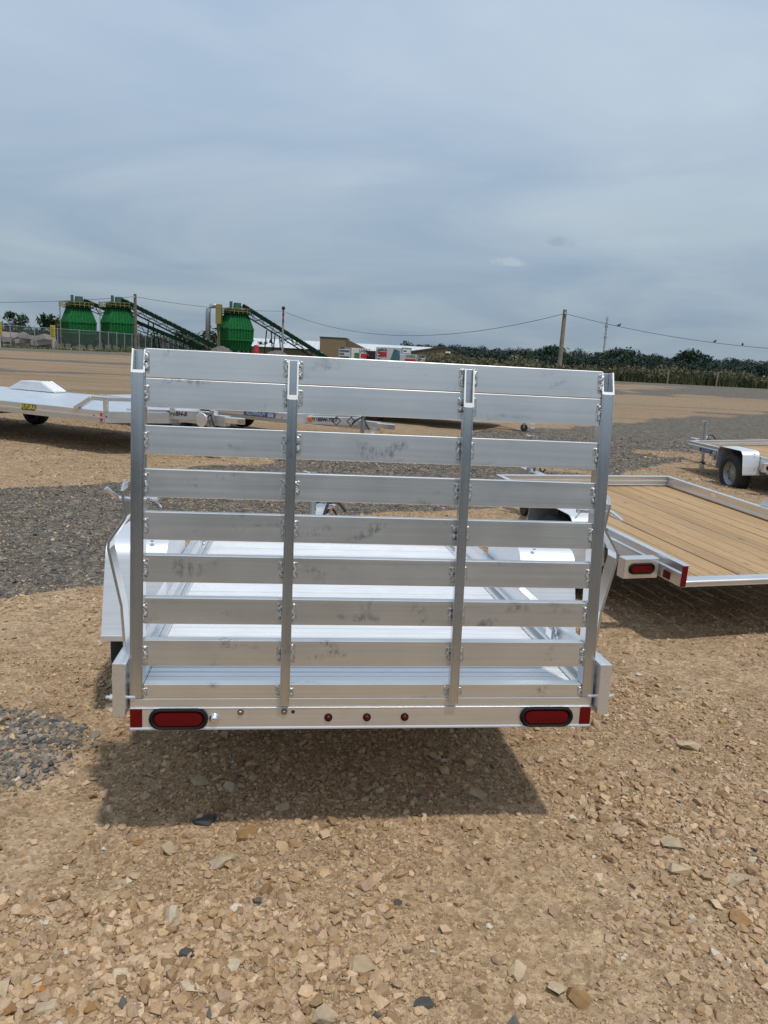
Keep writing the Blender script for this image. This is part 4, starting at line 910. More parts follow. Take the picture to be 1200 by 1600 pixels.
def fender(parent, s, hw, v0=0.90, v1=1.60, top=0.365, bot=-0.030, w=0.252, lean=0.09, panel_mat='sheet'):
    """folded sheet: near-vertical rear face, rounded bend, flat top, sloping front; inner side panel"""
    out = []
    def arc(cx, cy, r, a0, a1, n=7):
        for i in range(n + 1):
            a = a0 + (a1 - a0) * i / n; out.append((cx + r * math.cos(a), cy + r * math.sin(a)))
    out.append((v0, bot)); arc(v0 + lean + 0.085, top - 0.085, 0.085, PI * 0.96, PI * 0.5); arc(v1 - 0.12, top - 0.085, 0.085, PI * 0.5, 0.01); out.append((v1, bot))
    th = 0.004; inn = [(p + (th if p < (v0 + v1) / 2 else -th), q - th if q > bot + 0.1 else q) for p, q in out]
    mb = MB(); n = len(out); a, b = hw + 0.003, hw + w
    for sgn_a, sgn_b in ((s * a, s * b),):
        vs = [(sgn_a, p, q) for p, q in out] + [(sgn_b, p, q) for p, q in out] + [(sgn_a, p, q) for p, q in inn] + [(sgn_b, p, q) for p, q in inn]
        fs = []
        for i in range(n - 1):
            fs += [(i, i + 1, n + i + 1, n + i), (2 * n + i, 3 * n + i, 3 * n + i + 1, 2 * n + i + 1), (n + i, n + i + 1, 3 * n + i + 1, 3 * n + i), (i, 2 * n + i, 2 * n + i + 1, i + 1)]
        fs += [(0, n, 3 * n, 2 * n), (n - 1, 3 * n - 1, 4 * n - 1, 2 * n - 1)]
        mb.add(vs, fs)
    f = mb.build('fender', 'sheet', parent, smooth=True, uv='y')
    f.modifiers.new('edges', 'EDGE_SPLIT').split_angle = math.radians(35)
    pn = MB().prism([(p, q) for p, q in inn if True], lambda p, q, t: (t, p, q), s * hw * 1.0 + s * 0.0035, s * hw + s * 0.0075); pn.build('side_panel', panel_mat, f, uv='y')
    lp = MB()
    for p0 in (v0 - 0.004,):
        lp.box(min(s * a, s * b), max(s * a, s * b), v0 - 0.006, v0 - 0.001, bot, bot + 0.022)
    lp.build('hem', 'sheet', f, uv='x')
    br = MB()
    for k, (uu, zz) in enumerate(((0.26, 0.26), (0.26, 0.21), (0.26, 0.0))): br.lathe([(0, -0.006), (0.006, -0.004), (0.008, 0)], axis='y', n=8, c=(s * (hw + uu * w * 3.0 * 0.3 + 0.02), v0 - 0.001 + lean * (0.08 + zz * 0.8) / (top - 0.085 - bot), bot + 0.08 + zz * 0.8))
    br.build('rivet', 'dark_box', f, uv=None); return f
def rail_profile(hw, zb, zt):
    i = hw - 0.037
    return [(hw, zb), (hw, zt), (i - 0.003, zt), (i - 0.003, zt - 0.008), (i, zt - 0.011), (i, zb)]
def rail_lip(hw, zb):
    i = hw - 0.0372
    return [[(i, zb + 0.100), (i - 0.013, zb + 0.094), (i - 0.013, zb + 0.084), (i, zb + 0.078)], [(i, zb + 0.066), (i - 0.026, zb + 0.062), (i - 0.026, zb + 0.046), (i, zb + 0.046)]]
def side_rails(t, hw, L, zb, zt, v0=-0.03, groove=True):
    for s in (-1, 1):
        r = MB().prism(rail_profile(hw, zb, zt), lambda p, q, tt: (s * p, tt, q), v0, L).build('side_rail', 'alu_y', t, bevel=0.003, uv='y')
        lp = MB()
        for q_ in rail_lip(hw, zb): lp.prism(q_, lambda p, q, tt: (s * p, tt, q), 0.075, L - 0.05)
        lp.build('rail_lip', 'alu_y', r, uv='y')
        gz = zt - 0.055
        MB().box(min(s * hw, s * (hw + 0.004)), max(s * hw, s * (hw + 0.004)), v0 + 0.01, L - 0.01, gz, gz + 0.008).build('rail_bead', 'alu_y', r, uv='y')
def tongue(t, L, zc, jack_h):
    tg = MB(); tg.box(-0.05, 0.05, L - 0.6, L + 1.35, zc - 0.10, zc)
    for s in (-1, 1): tg.beam((s * 0.5, L - 0.02, zc - 0.05), (s * 0.07, L + 0.75, zc - 0.05), 0.05, 0.09)
    tg.build('tongue', 'alu_y', t, bevel=0.004, uv='y')
    MB().prism([(-0.045, 0), (0.045, 0), (0.04, 0.16), (0.02, 0.22), (-0.02, 0.22), (-0.04, 0.16)], lambda p, q, tt: (p, L + 1.33 + q, tt), zc - 0.06, zc + 0.03).build('coupler', 'chrome', t, bevel=0.006, uv=None)
    j = MB().tube([(-0.085, L + 0.95, zc - 0.35), (-0.085, L + 0.95, zc + jack_h)], 0.026, 14).build('jack', 'galv', t, uv=None)
    m = MB().tube([(-0.085, L + 0.95, zc + jack_h - 0.01), (-0.16, L + 0.95, zc + jack_h + 0.005), (-0.165, L + 0.95, zc + jack_h - 0.13)], 0.008, 8); m.build('crank', 'chrome', j, uv=None)
    MB().lathe([(0, -0.025), (0.07, -0.025), (0.075, 0), (0.07, 0.025), (0, 0.025)], axis='x', n=18, c=(-0.085, L + 0.95, zc - 0.39)).build('jack_wheel', 'black', j, uv=None)
    ch = MB()
    for k in range(12):
        a = k * 0.5; ch.tube([(0.03 + 0.012 * k, L + 1.08, zc + 0.02 + 0.05 * math.sin(a)), (0.042 + 0.012 * k, L + 1.09, zc + 0.02 + 0.05 * math.sin(a + 0.5))], 0.008, 6)
    ch.tube([(0.0, L + 1.0, zc), (0.04, L + 1.05, zc + 0.11), (0.12, L + 1.06, zc + 0.12), (0.18, L + 1.05, zc + 0.05)], 0.012, 8)
    ch.build('light_cable', 'black', t, uv=None)
    MB().tube([(0.06, L + 1.10, zc), (0.06, L + 1.10, zc + 0.13)], 0.012, 8).lathe([(0, 0), (0.03, 0), (0.045, 0.03), (0.02, 0.05), (0, 0.05)], n=12, c=(0.06, L + 1.10, zc + 0.06)).build('hitch_pin', 'chrome', t, uv=None)
def dring(t, u, v, w, yaw=0):
    r = MB(); pts = [(0.035 * math.cos(a), 0.0, 0.028 * math.sin(a)) for a in [2 * PI * i / 14 for i in range(15)]]
    r.tube([(p[0], -0.012 - 0.4 * abs(p[2]), p[2]) for p in pts], 0.0055, 7, cap=False); r.box(-0.03, 0.03, -0.008, 0.0, -0.006, 0.026)
    o = r.build('tie_down_ring', 'chrome', t, uv=None); o.location = (u, v, w); o.rotation_euler = (0, 0, yaw); return o

# --- main trailer: aluminium utility trailer with its ramp gate up
HW, L0 = 0.765, 2.62
mt = empty('utility_trailer', (-0.014, 2.222, 0.429), (-0.0383, 0, 0.1265))
tag(mt, 'small bare aluminium utility trailer in the foreground with its slatted ramp gate raised', 'trailer', 'aluminium trailers on the lot')
side_rails(mt, HW, L0, 0.055, 0.221)
MB().box(-HW + 0.04, HW - 0.04, L0 - 0.045, L0, 0.06, 0.215).build('front_rail', 'alu', mt, bevel=0.003)
BX = 0.7215
rb_ = MB().prism([(0, 0.009), (0, 0.0665), (-0.0018, 0.0675), (-0.0018, 0.0700), (0.004, 0.0715), (0.06, 0.0715), (0.06, 0.0), (-0.0022, 0.0), (-0.003, 0.002), (-0.0022, 0.005)], lambda p, q, t: (t, p, q), -BX, BX).build('rear_beam', 'alu', mt, bevel=0.0012)
MB().box(-BX, BX, 0.003, 0.05, 0.0715, 0.0985).build('hinge_ledge', 'alu', mt, bevel=0.002)
for u in (-0.578, 0.5725): tail_light(rb_, u, 0.0, 0.0365)
for u0, u1 in ((-0.7205, -0.685), (0.684, 0.7195)): MB().box(u0, u1, -0.0025, 0.0, 0.0095, 0.066).build('red_reflector', 'reflector', rb_, bevel=0.004, uv=None)
MB().lathe([(0.0155, 0), (0.0155, -0.003), (0.0135, -0.006), (0.0115, -0.011), (0.007, -0.0145), (0, -0.0155)], axis='y', n=22, c=(-0.472, 0, 0.037)).build('chrome_plug', 'chrome', rb_, smooth=True, uv=None)
for u, w in ((-0.394, 0.056), (-0.262, 0.057)):
    b_ = MB().lathe([(0.010, 0), (0.010, -0.0025), (0.0075, -0.003)], axis='y', n=16, c=(u, 0, w)); b_.lathe([(0.007, -0.002), (0.007, -0.007), (0.004, -0.009), (0, -0.009)], axis='y', n=6, c=(u, 0, w)); b_.build('bolt', 'steel', rb_, uv=None)
MB().lathe([(0.006, 0), (0.0055, -0.0012), (0, -0.0012)], axis='y', n=14, c=(-0.235, 0, 0.056)).build('screw_hole', 'black', rb_, uv=None)
for u in (-0.126, -0.006, 0.113):
    g_ = MB().lathe([(0.0128, 0), (0.0122, -0.004), (0.008, -0.006), (0.006, -0.004)], axis='y', n=22, c=(u, 0, 0.037)).build('marker_light', 'rubber', rb_, smooth=True, uv=None)
    MB().lathe([(0.0085, -0.0045), (0.0065, -0.0085), (0, -0.0100)], axis='y', n=18, c=(u, 0, 0.037)).build('marker_lens', 'lens', g_, smooth=True, uv=None)
# floor planks, ribbed, running across
v = 0.062; pw = 0.1568; plank0 = None
while v + pw < L0 - 0.03:
    if plank0 is None:
        prof = [(0.0, 0.075)]
        for k in range(4):
            a = 0.002 + k * 0.0388
            prof += [(a, 0.0985), (a + 0.001, 0.1005), (a + 0.033, 0.1005), (a + 0.034, 0.0985)] if k not in (1,) else [(a, 0.0985), (a + 0.001, 0.1035), (a + 0.006, 0.1035), (a + 0.007, 0.1003), (a + 0.033, 0.1003), (a + 0.034, 0.0985)]
        prof += [(pw - 0.002, 0.0985), (pw - 0.002, 0.075)]
        plank0 = MB().prism(prof, lambda p, q, t: (t, p, q), -0.701, 0.701).build('floor_plank', 'floor', mt); o = plank0
    else: o = copy_obj(plank0, mt)
    o.location = (0, v, random.uniform(-0.0006, 0.0006)); v += pw
for s in (-1, 1):
    fender(mt, s, HW); wheel(mt, s * 0.91, 1.25, -0.10, s)
MB().box(-0.80, 0.80, 1.21, 1.29, -0.13, -0.06).build('axle', 'galv', mt, uv=None)
tongue(mt, L0, 0.03, 0.36)
dring(mt, 0.704, 0.40, 0.175, PI / 2); dring(mt, -0.704, 2.0, 0.175, -PI / 2)
for s in (-1, 1): MB().tube([(s * 0.705, 0.002, 0.104), (s * 0.790, 0.002, 0.104)], 0.0052, 10).lathe([(0.0095, -0.004), (0.0095, 0.004)], axis='x', n=6, c=(s * 0.774, 0.002, 0.104)).build('hinge_pin', 'chrome', mt, uv=None)
# ramp latch straps: bent flat bar from the rail up to the ramp's uprights
for s in (-1, 1):
    path = [(0.750, 0.20), (0.760, 0.36), (0.797, 0.538), (0.795, 0.560), (0.750, 0.628), (0.745, 0.640), (0.756, 0.715), (0.752, 0.737), (0.742, 0.746)]
    th = 0.0085; mb = MB(); vs = []; n = len(path)
    for i, (p, q) in enumerate(path):
        d = Vector(path[min(i + 1, n - 1)]) - Vector(path[max(i - 1, 0)]); nr_ = Vector((d.y, -d.x)).normalized() * th / 2
        ww = 0.034 if i < n - 2 else (0.026 if i == n - 2 else 0.010)
        for a in (-1, 1):
            for b2 in (-1, 1): vs.append((s * (p + a * nr_.x), 0.115 + b2 * ww, q + a * nr_.y))
    fs = [(0, 1, 3, 2), (4 * n - 4, 4 * n - 2, 4 * n - 1, 4 * n - 3)]
    for i in range(n - 1):
        for a, b2 in ((0, 1), (1, 3), (3, 2), (2, 0)): fs.append((4 * i + a, 4 * i + b2, 4 * i + 4 + b2, 4 * i + 4 + a))
    st = mb.add(vs, fs).build('latch_strap', 'post', mt, bevel=0.0015, uv='z')
    MB().tube([(s * 0.655, 0.105, 0.690), (s * 0.768, 0.105, 0.690), (s * 0.776, 0.100, 0.686 if s > 0 else 0.693), (s * 0.802, 0.085, 0.665 if s > 0 else 0.722)], 0.0065, 10).build('latch_pin', 'chrome', st, uv=None)
    rc = MB().tube([(s * 0.668, 0.090, 0.712), (s * 0.664, 0.086, 0.722), (s * 0.656, 0.084, 0.712), (s * 0.650, 0.084, 0.694), (s * 0.660, 0.086, 0.688), (s * 0.648, 0.082, 0.676), (s * 0.642, 0.082, 0.668)], 0.0032, 6)
    rc.build('spring_clip', 'chrome', st, uv=None)
    MB().lathe([(0.010, 0), (0.010, 0.006), (0.005, 0.010), (0, 0.010)], n=6, c=(s * 0.83, 1.02, 0.366)).build('bolt', 'chrome', mt, uv=None)
# ramp gate
LEAN = 0.0538
rg = MB().box(-0.683, 0.683, 0.004, 0.044, 0.001, 0.0445).build('ramp_gate', 'slat', mt, bevel=0.002); rg.location = (0, 0, 0.0985); rg.rotation_euler = (-LEAN, 0, 0)
def hollow_post(x0, x1, y0, y1, zb, zf, zk, c, t=0.0036):
    """square tube whose front is cut away on a slant near the top"""
    mb = MB(); side = [(y0, zb), (y1, zb), (y1, zk), (y0 + c, zk), (y0, zf)]
    mb.prism(side, lambda p, q, s: (s, p, q), x0, x0 + t); mb.prism(side, lambda p, q, s: (s, p, q), x1 - t, x1)
    mb.box(x0 + t, x1 - t, y0 + 0.0002, y0 + t, zb, zf + 0.004); mb.box(x0 + t, x1 - t, y1 - t, y1 - 0.0002, zb, zk - 0.0005)
    mb.box(x0 + t, x1 - t, y0 + t, y1 - t, zb + 0.001, zb + 0.004); return mb
def cut_rim(x0, x1, y0, zf, zk, c, t=0.0036):
    mb = MB(); e_ = 0.0010; w = t + 0.0006
    fr = [(y0 - e_, zf), (y0 + c - e_, zk), (y0 + c + 0.001, zk), (y0 + 0.001, zf)]
    mb.prism(fr, lambda p, q, s: (s, p, q), x0 - 0.0004, x0 + w); mb.prism(fr, lambda p, q, s: (s, p, q), x1 - w, x1 + 0.0004)
    mb.prism([(y0 - e_, zf - 0.001), (y0 - e_ + c * 0.11, zf + 0.11 * (zk - zf)), (y0 + 0.004, zf + 0.11 * (zk - zf)), (y0 + 0.004, zf - 0.001)], lambda p, q, s: (s, p, q), x0 + w + 0.0001, x1 - w - 0.0001); return mb
for s in (-1, 1):
    x0, x1 = sorted((s * 0.684, s * 0.722))
    p = hollow_post(x0, x1, 0.0, 0.046, 0.002, 0.966, 1.034, 0.016).build('upright', 'post', rg, bevel=0.0012, uv='z')
    cut_rim(x0, x1, 0.0, 0.966, 1.034, 0.016).build('sawn_end', 'cut', rg, uv=None)
    x0, x1 = s * 0.262 - 0.015, s * 0.262 + 0.015
    p = hollow_post(x0, x1, -0.020, 0.0065, -0.012, 0.908, 1.022, 0.012).build('upright', 'post', rg, bevel=0.0012, uv='z')
    cut_rim(x0, x1, -0.020, 0.908, 1.022, 0.012).build('sawn_end', 'cut', rg, uv=None)
SL = [(0.100, 0.180), (0.229, 0.309), (0.355, 0.437), (0.482, 0.565), (0.608, 0.691), (0.733, 0.817), (0.869, 0.9522), (0.9530, 1.036)]
for a, b_ in SL:
    MB().prism([(0.0075, 0.0), (0.0075, b_ - a), (0.043, b_ - a), (0.043, b_ - a - 0.004), (0.012, b_ - a - 0.004), (0.012, 0.004), (0.043, 0.004), (0.043, 0.0)], lambda p, q, t: (t, p, q), -0.6835, 0.6835).build('slat', 'slat', rg, bevel=0.0026).location = (0, 0, a)
# weld beads where slats meet uprights
def weld_mesh(seed):
    r = random.Random(seed); mb = MB(); pts = []; n = 13; L = r.uniform(0.044, 0.058)
    for i in range(n): pts.append((r.uniform(-.0016, .0016) + 0.002 * math.sin(i * 0.9 + seed), r.uniform(-.001, .0004), -L / 2 + L * i / (n - 1)))
    mb.tube(pts, [0.0026 + 0.0018 * (i % 2) + r.uniform(0, .0010) for i in range(n)], 8)
    for i in range(r.randint(0, 2)): mb.lathe([(0, -.003), (r.uniform(.003, .0045), 0), (0, .004)], n=7, c=(r.uniform(-.005, .005), -.001, r.uniform(-L / 2, L / 2)))
    return mb
def halo_mesh():
    mb = MB(); o_ = stadium(0.028, 0.0075, 8); n = len(o_); return mb.add([(q, 0, p) for p, q in o_] + [(q * 0.9, -0.0006, p * 0.95) for p, q in o_], [(i, (i + 1) % n, n + (i + 1) % n, n + i) for i in range(n)] + [tuple(range(n, 2 * n))])
w0 = None
for a, b_ in [(0.0, 0.0445)] + SL:
    for u, dx in ((-0.262 - 0.015, -1), (-0.262 + 0.015, 1), (0.262 - 0.015, -1), (0.262 + 0.015, 1), (-0.684, 1), (0.684, -1)):
        if w0 is None: w0 = []; h0 = halo_mesh().build('weld_halo', 'weld_halo', rg, uv=None); h = h0
        else: h = copy_obj(h0, rg)
        if len(w0) < 6: w0.append(weld_mesh(30 + len(w0)).build('weld_bead', 'weld', rg, smooth=True, uv=None)); o = w0[-1]
        else: o = copy_obj(random.choice(w0), rg)
        k = (b_ - a) / 0.082 * random.uniform(0.80, 1.10)
        o.location = (u + dx * 0.0035, 0.0060, (a + b_) / 2 + random.uniform(-.003, .003)); o.scale = (dx * random.uniform(.9, 1.25), 1, k); h.location = (u + dx * 0.008, 0.0072 if a else 0.0037, o.location.z); h.scale = (random.uniform(0.6, 1.1), 1, k * random.uniform(0.85, 1.1))

# --- wood-deck trailers on the right
def wood_trailer(label, ax=1.25):
    hw, L, zb, zt = 0.895, 2.637, 0.090, 0.221; dk_ = 0.128
    t = empty('wood_deck_trailer'); tag(t, label, 'trailer', 'aluminium trailers on the lot')
    for s in (-1, 1):
        i = hw - 0.03
        r = MB().prism([(hw, zb), (hw, zt - 0.062), (hw + 0.006, zt - 0.058), (hw + 0.006, zt - 0.050), (hw - 0.004, zt - 0.045), (hw - 0.004, zt), (i - 0.02, zt), (i - 0.02, zt - 0.008), (i, zt - 0.012), (i, dk_ + 0.028), (i - 0.01, dk_ + 0.024), (i - 0.01, dk_ + 0.004), (i, dk_ + 0.004), (i, zb)],
                       lambda p, q, tt: (s * p, tt, q), 0.0, L - 0.002).build('side_rail', 'alu_y', t, bevel=0.003, uv='y')
        MB().box(min(s * (hw - 0.032), s * (hw + 0.004)), max(s * (hw - 0.032), s * (hw + 0.004)), -0.004, 0.0, zb + 0.004, zt - 0.004).build('end_reflector', 'reflector', r, uv=None)
        x0, x1 = sorted((s * (hw + 0.0), s * (hw + 0.003))); MB().box(x0, x1, 0.10, 0.165, zb + 0.010, zb + 0.055).build('side_reflector', 'reflector', r, uv=None)
        bx = MB().box(*sorted((s * (hw + 0.012), s * (hw + 0.245))), 0.20, 0.27, zb - 0.010, zt - 0.018).build('light_box', 'alu', t, bevel=0.005)
        tail_light(bx, s * (hw + 0.128), 0.20, (zb + zt) / 2 - 0.014)
        fender(t, s, hw, ax - 0.36, ax + 0.34, top=0.30, bot=-0.03, lean=0.03, panel_mat='black' if s < 0 else 'sheet'); wheel(t, s * (hw + 0.14), ax, -0.055, s)  # black inner panel on the left paints in the wheel-well shade
        x0, x1 = sorted((s * hw, s * (hw + 0.003))); st = MB().box(x0, x1, L - 0.86, L - 0.36, zb + 0.006, zb + 0.062).build('dealer_sticker', 'blue', t, uv=None)
        x0, x1 = sorted((s * (hw + 0.003), s * (hw + 0.005))); yy = (L - 0.80) if True else 0
        MB().box(x0, x1, L - 0.85, L - 0.75, zb + 0.012, zb + 0.056).build('sticker_badge', 'skyblue', st, uv=None)
        text_part('sticker_lettering', 'ALUMINUM', 0.052, 'skyblue', st, frame((s * (hw + 0.004), L - 0.55, zb + 0.034), (0, s, 0), (0, 0, 1)), 0.0, 0.0, 0.95)
        MB().lathe([(0.016, 0), (0.014, 0.012 * s), (0, 0.014 * s)], axis='x', n=12, c=(s * hw, L - 0.10, zb + 0.03)).build('marker_light', 'orange', t, uv=None)
        dring(t, s * (hw - 0.032), 1.95, dk_ + 0.045, s * PI / 2)
    fr = MB()
    fr.prism([(L - 0.03, zb), (L, zb), (L, zt), (L - 0.05, zt), (L - 0.05, zt - 0.008), (L - 0.03, zt - 0.012), (L - 0.03, dk_ + 0.06), (L - 0.045, dk_ + 0.055), (L - 0.045, dk_ + 0.035), (L - 0.03, dk_ + 0.03), (L - 0.03, dk_ + 0.02), (L - 0.045, dk_ + 0.015), (L - 0.045, dk_ + 0.004), (L - 0.03, dk_)], lambda p, q, tt: (tt, p, q), -hw + 0.031, hw - 0.031)
    fr.build('front_rail', 'alu', t, bevel=0.003)
    MB().prism([(0.0, zb), (0.0, dk_ - 0.018), (-0.006, dk_ - 0.014), (-0.006, dk_ - 0.006), (0.0, dk_), (0.075, dk_), (0.075, zb)], lambda p, q, tt: (tt, p, q), -hw + 0.032, hw - 0.032).build('rear_sill', 'alu', t, bevel=0.002)
    n = 12; w = (2 * (hw - 0.034)) / n
    pl = MB().box(-w / 2 + 0.003, w / 2 - 0.003, 0.078, L - 0.048, dk_ - 0.042, dk_ - 0.002).build('deck_plank', 'wood', t, bevel=0.004, uv='y')
    sw = MB()
    for yy in (0.12, 0.53, 1.23, 1.93, L - 0.10):
        for q in (-0.04, 0.04): sw.lathe([(0.0055, dk_ - 0.0022), (0.005, dk_ - 0.0008), (0, dk_ - 0.0008)], n=8, c=(q, yy, 0))
    s0 = sw.build('screw', 'steel', pl, uv=None)
    for i in range(n):
        o = pl if i == 0 else copy_obj(pl, t)
        if i: copy_obj(s0, o)
        o.location = (-hw + 0.034 + w * (i + 0.5), 0, random.uniform(-0.002, 0.002))
        if i % 2: o.scale = (-1, 1, 1)
    for yy in (0.5, 1.2, 1.9): MB().box(-hw + 0.03, hw - 0.03, yy, yy + 0.06, 0.0, dk_ - 0.044).build('crossmember', 'alu', t)
    MB().box(-hw - 0.05, hw + 0.05, ax - 0.04, ax + 0.04, -0.09, -0.02).build('axle', 'galv', t, uv=None)
    tongue(t, L, 0.06, 0.38); return t
wt = wood_trailer('wood decked aluminium trailer with red tail light, just right of the raised ramp', 1.14)
_Rw = Matrix.Rotation(0.286, 4, 'Z') @ Matrix.Rotation(0.0391, 4, 'X')
wt.rotation_euler = _Rw.to_euler(); wt.location = Vector((1.7117, 4.2317, 0.4941)) - _Rw @ Vector((-0.895, 0, 0.221))
wt2 = wood_trailer('wood decked aluminium trailer at the right edge, its bare fender and wheel in view', 1.02)
_R2 = Matrix.Rotation(0.130, 4, 'Z') @ Matrix.Rotation(-0.049, 4, 'Y') @ Matrix.Rotation(0.0024, 4, 'X')
wt2.rotation_euler = _R2.to_euler(); wt2.location = (6.11, 10.006, 0.30)

# --- flat deck trailers on the left (deck along local x, tongue towards +x)
def flat_trailer(label, loc, yaw, pitch, Ld, Wd, deck, model, sticker, yellow=False, nose=0.55, rails=True, fenders=True, plate_x=1.0, axle_x=-3.85, tongue_len=1.9, drop=0.0):
    t = empty('flatbed_trailer', loc, (0, pitch, yaw)); tag(t, label, 'trailer', 'aluminium trailers on the lot')
    z = deck; h = 0.16
    # local origin under the front near corner of the deck; near side is y=0, far side y=Wd
    outline = [(-Ld, 0), (0, 0), (nose, Wd * 0.30), (nose, Wd * 0.70), (0, Wd), (-Ld, Wd)]
    n = 14; pwid = Wd / n; pl = None
    MB().prism([(p + (-0.02 if p > -0.1 else 0), min(max(q, 0.045), Wd - 0.045)) for p, q in outline], lambda p, q, s: (p, q, s), z - 0.03, z - 0.006).build('deck', 'deck_sheet', t, uv='x')
    for (y0, y1) in ((-0.0, 0.045), (Wd - 0.045, Wd)):
        MB().box(-Ld, 0, y0, y1, z - h, z + 0.004).build('side_rail', 'alu', t, bevel=0.004)
        s = 0 if y0 < 0.1 else 1
        MB().box(-Ld, -0.01, y0 - 0.012 if s == 0 else y1, y0 if s == 0 else y1 + 0.012, z - h * 0.62, z - h * 0.48).build('rub_strip', 'alu', t)
    for q0, q1, p0, p1 in ((0.02, Wd * 0.30, 0.0, nose), (Wd * 0.70, Wd - 0.02, nose, 0.0)): MB().beam((p0, q0, z - h / 2), (p1, q1, z - h / 2), 0.05, h).build('nose_rail', 'alu', t, bevel=0.003)
    MB().box(nose - 0.03, nose + 0.02, Wd * 0.3, Wd * 0.7, z - h, z).build('front_rail', 'alu', t)
    for px in (-Ld + 0.3, -Ld * 0.7, -Ld * 0.4, -0.6): MB().box(px, px + 0.06, 0.05, Wd - 0.05, z - 0.12, z - 0.032).build('crossmember', 'alu', t)
    if rails:
        pts = [(-0.55, 0.02, z), (-0.22, 0.02, z + 0.17), (0.02, 0.03, z + 0.17), (nose + 0.06, Wd * 0.31, z + 0.17), (nose + 0.06, Wd * 0.69, z + 0.17), (0.02, Wd - 0.03, z + 0.17), (-0.22, Wd - 0.02, z + 0.17), (-0.55, Wd - 0.02, z)]
        bar = MB()
        for a, b in zip(pts[:-1], pts[1:]): bar.beam(a, b, 0.07, 0.055)
        gr_ = bar.build('bump_rail', 'alu', t, bevel=0.004)
        for p in (pts[2], ((pts[2][0] + pts[3][0]) / 2, (pts[2][1] + pts[3][1]) / 2, 0), pts[3], pts[4], pts[5]): MB().box(p[0] - 0.035, p[0] + 0.035, p[1] - 0.02, p[1] + 0.02, z, z + 0.145).build('stanchion', 'alu', gr_, bevel=0.003)
    MB().box(-0.06, -0.02, -0.006, 0, z - h + 0.01, z - 0.025).build('corner_reflector', 'red_print', t, uv=None)
    for px in (-0.16, 0.0): MB().lathe([(0.012, 0), (0.01, -0.006), (0, -0.006)], axis='y', n=10, c=(px + (-0.02 if px else 0.035), -0.001 if px else 0.02, z - h * 0.45)).build('bolt', 'black', t, uv=None)
    tg = MB().box(-1.2, nose + tongue_len, Wd / 2 - 0.07, Wd / 2 + 0.07, z - 0.17 - drop, z - 0.02 - drop)
    for s in (-1, 1): tg.beam((0.05, Wd / 2 + s * Wd * 0.33, z - 0.035 - drop), (nose + tongue_len * 0.62, Wd / 2 + s * 0.07, z - 0.035 - drop), 0.07, 0.13)
    tg = tg.build('tongue', 'alu', t, bevel=0.004)
    MB().prism([(0, -0.06), (0.22, -0.05), (0.32, 0), (0.22, 0.05), (0, 0.06)], lambda p, q, s: (nose + tongue_len + p, Wd / 2 + q, s), z - 0.12 - drop, z - 0.03 - drop).build('coupler', 'chrome', t, bevel=0.01, uv=None)
    a = Vector((0.05, Wd / 2 - Wd * 0.33, 0)); b = Vector((nose + tongue_len * 0.62, Wd / 2 - 0.07, 0)); d = (b - a).normalized(); nrm = Vector((d.y, -d.x, 0))
    def on_tongue(f, zz, out): p = a + (b - a) * f + nrm * (0.035 + out); return (p.x, p.y, z - 0.035 - drop + zz)
    text_part('model_lettering', model, 0.08, 'black', tg, frame(on_tongue(plate_x, 0.015, 0.004), d, (0, 0, 1)), 0.004, 0.15, 1.0)
    j = MB().tube([(nose + tongue_len * 0.75, Wd / 2 - 0.14, 0.08 - 0), (nose + tongue_len * 0.75, Wd / 2 - 0.14, z + 0.05)], 0.035, 12).build('jack', 'galv', t, uv=None)
    MB().lathe([(0, -0.03), (0.08, -0.03), (0.09, 0), (0.08, 0.03), (0, 0.03)], axis='y', n=16, c=(nose + tongue_len * 0.75, Wd / 2 - 0.14, 0.09)).build('jack_wheel', 'black', j, uv=None)
    ch = MB()
    for s in (0, 1):
        for k in range(6): c = (nose + tongue_len * 0.93 + 0.05 * s, Wd / 2 - 0.10 - 0.02 * s, z - 0.22 - 0.045 * k); ch.tube([(c[0] + 0.014 * math.cos(q), c[1] + (0.014 if k % 2 else 0) * math.sin(q), c[2] + 0.028 * math.sin(q)) for q in [2 * PI * i / 8 for i in range(9)]], 0.006, 5, cap=False)
    ch.build('safety_chain', 'chrome', t, uv=None)['kind'] = 'stuff'
    MB().tube([(nose + tongue_len * 0.5, Wd / 2 - 0.16, z - 0.2), (nose + tongue_len * 0.62, Wd / 2 - 0.2, z - 0.1), (nose + tongue_len * 0.8, Wd / 2 - 0.2, z + 0.0), (nose + tongue_len * 0.86, Wd / 2 - 0.2, z - 0.14), (nose + tongue_len * 0.92, Wd / 2 - 0.18, z - 0.22)], 0.014, 8).build('light_cable', 'black', t, uv=None)
    for y0, sg in ((0.2, -1), (Wd - 0.2, 1)):
        o = wheel(t, axle_x, y0, 0.28, 1, 0.28, 0.2); o.rotation_euler = (0, 0, sg * PI / 2)
    MB().box(axle_x - 0.04, axle_x + 0.04, 0.15, Wd - 0.15, 0.24, 0.32).build('axle', 'galv', t, uv=None)
    if yellow is not None:
        mat, txt, L_, at = sticker
        st = MB().box(at, at + L_, -0.016, -0.0125, z - h * 0.60, z - 0.012).build('dealer_sticker', 'black' if yellow else 'blue', t, uv=None)
        text_part('sticker_lettering', txt, 0.088, mat, st, frame((at + L_ * (0.5 if yellow else 0.38), -0.0165, z - h * 0.335), (1, 0, 0), (0, 0, 1)), 0.002, 0.15, 0.88 if yellow else 0.92)
        if not yellow: MB().box(at + L_ * 0.77, at + L_ * 0.97, -0.019, -0.016, z - h * 0.54, z - 0.022).build('sticker_badge', 'skyblue', st, uv=None)
    return t, tg, on_tongue, d, z
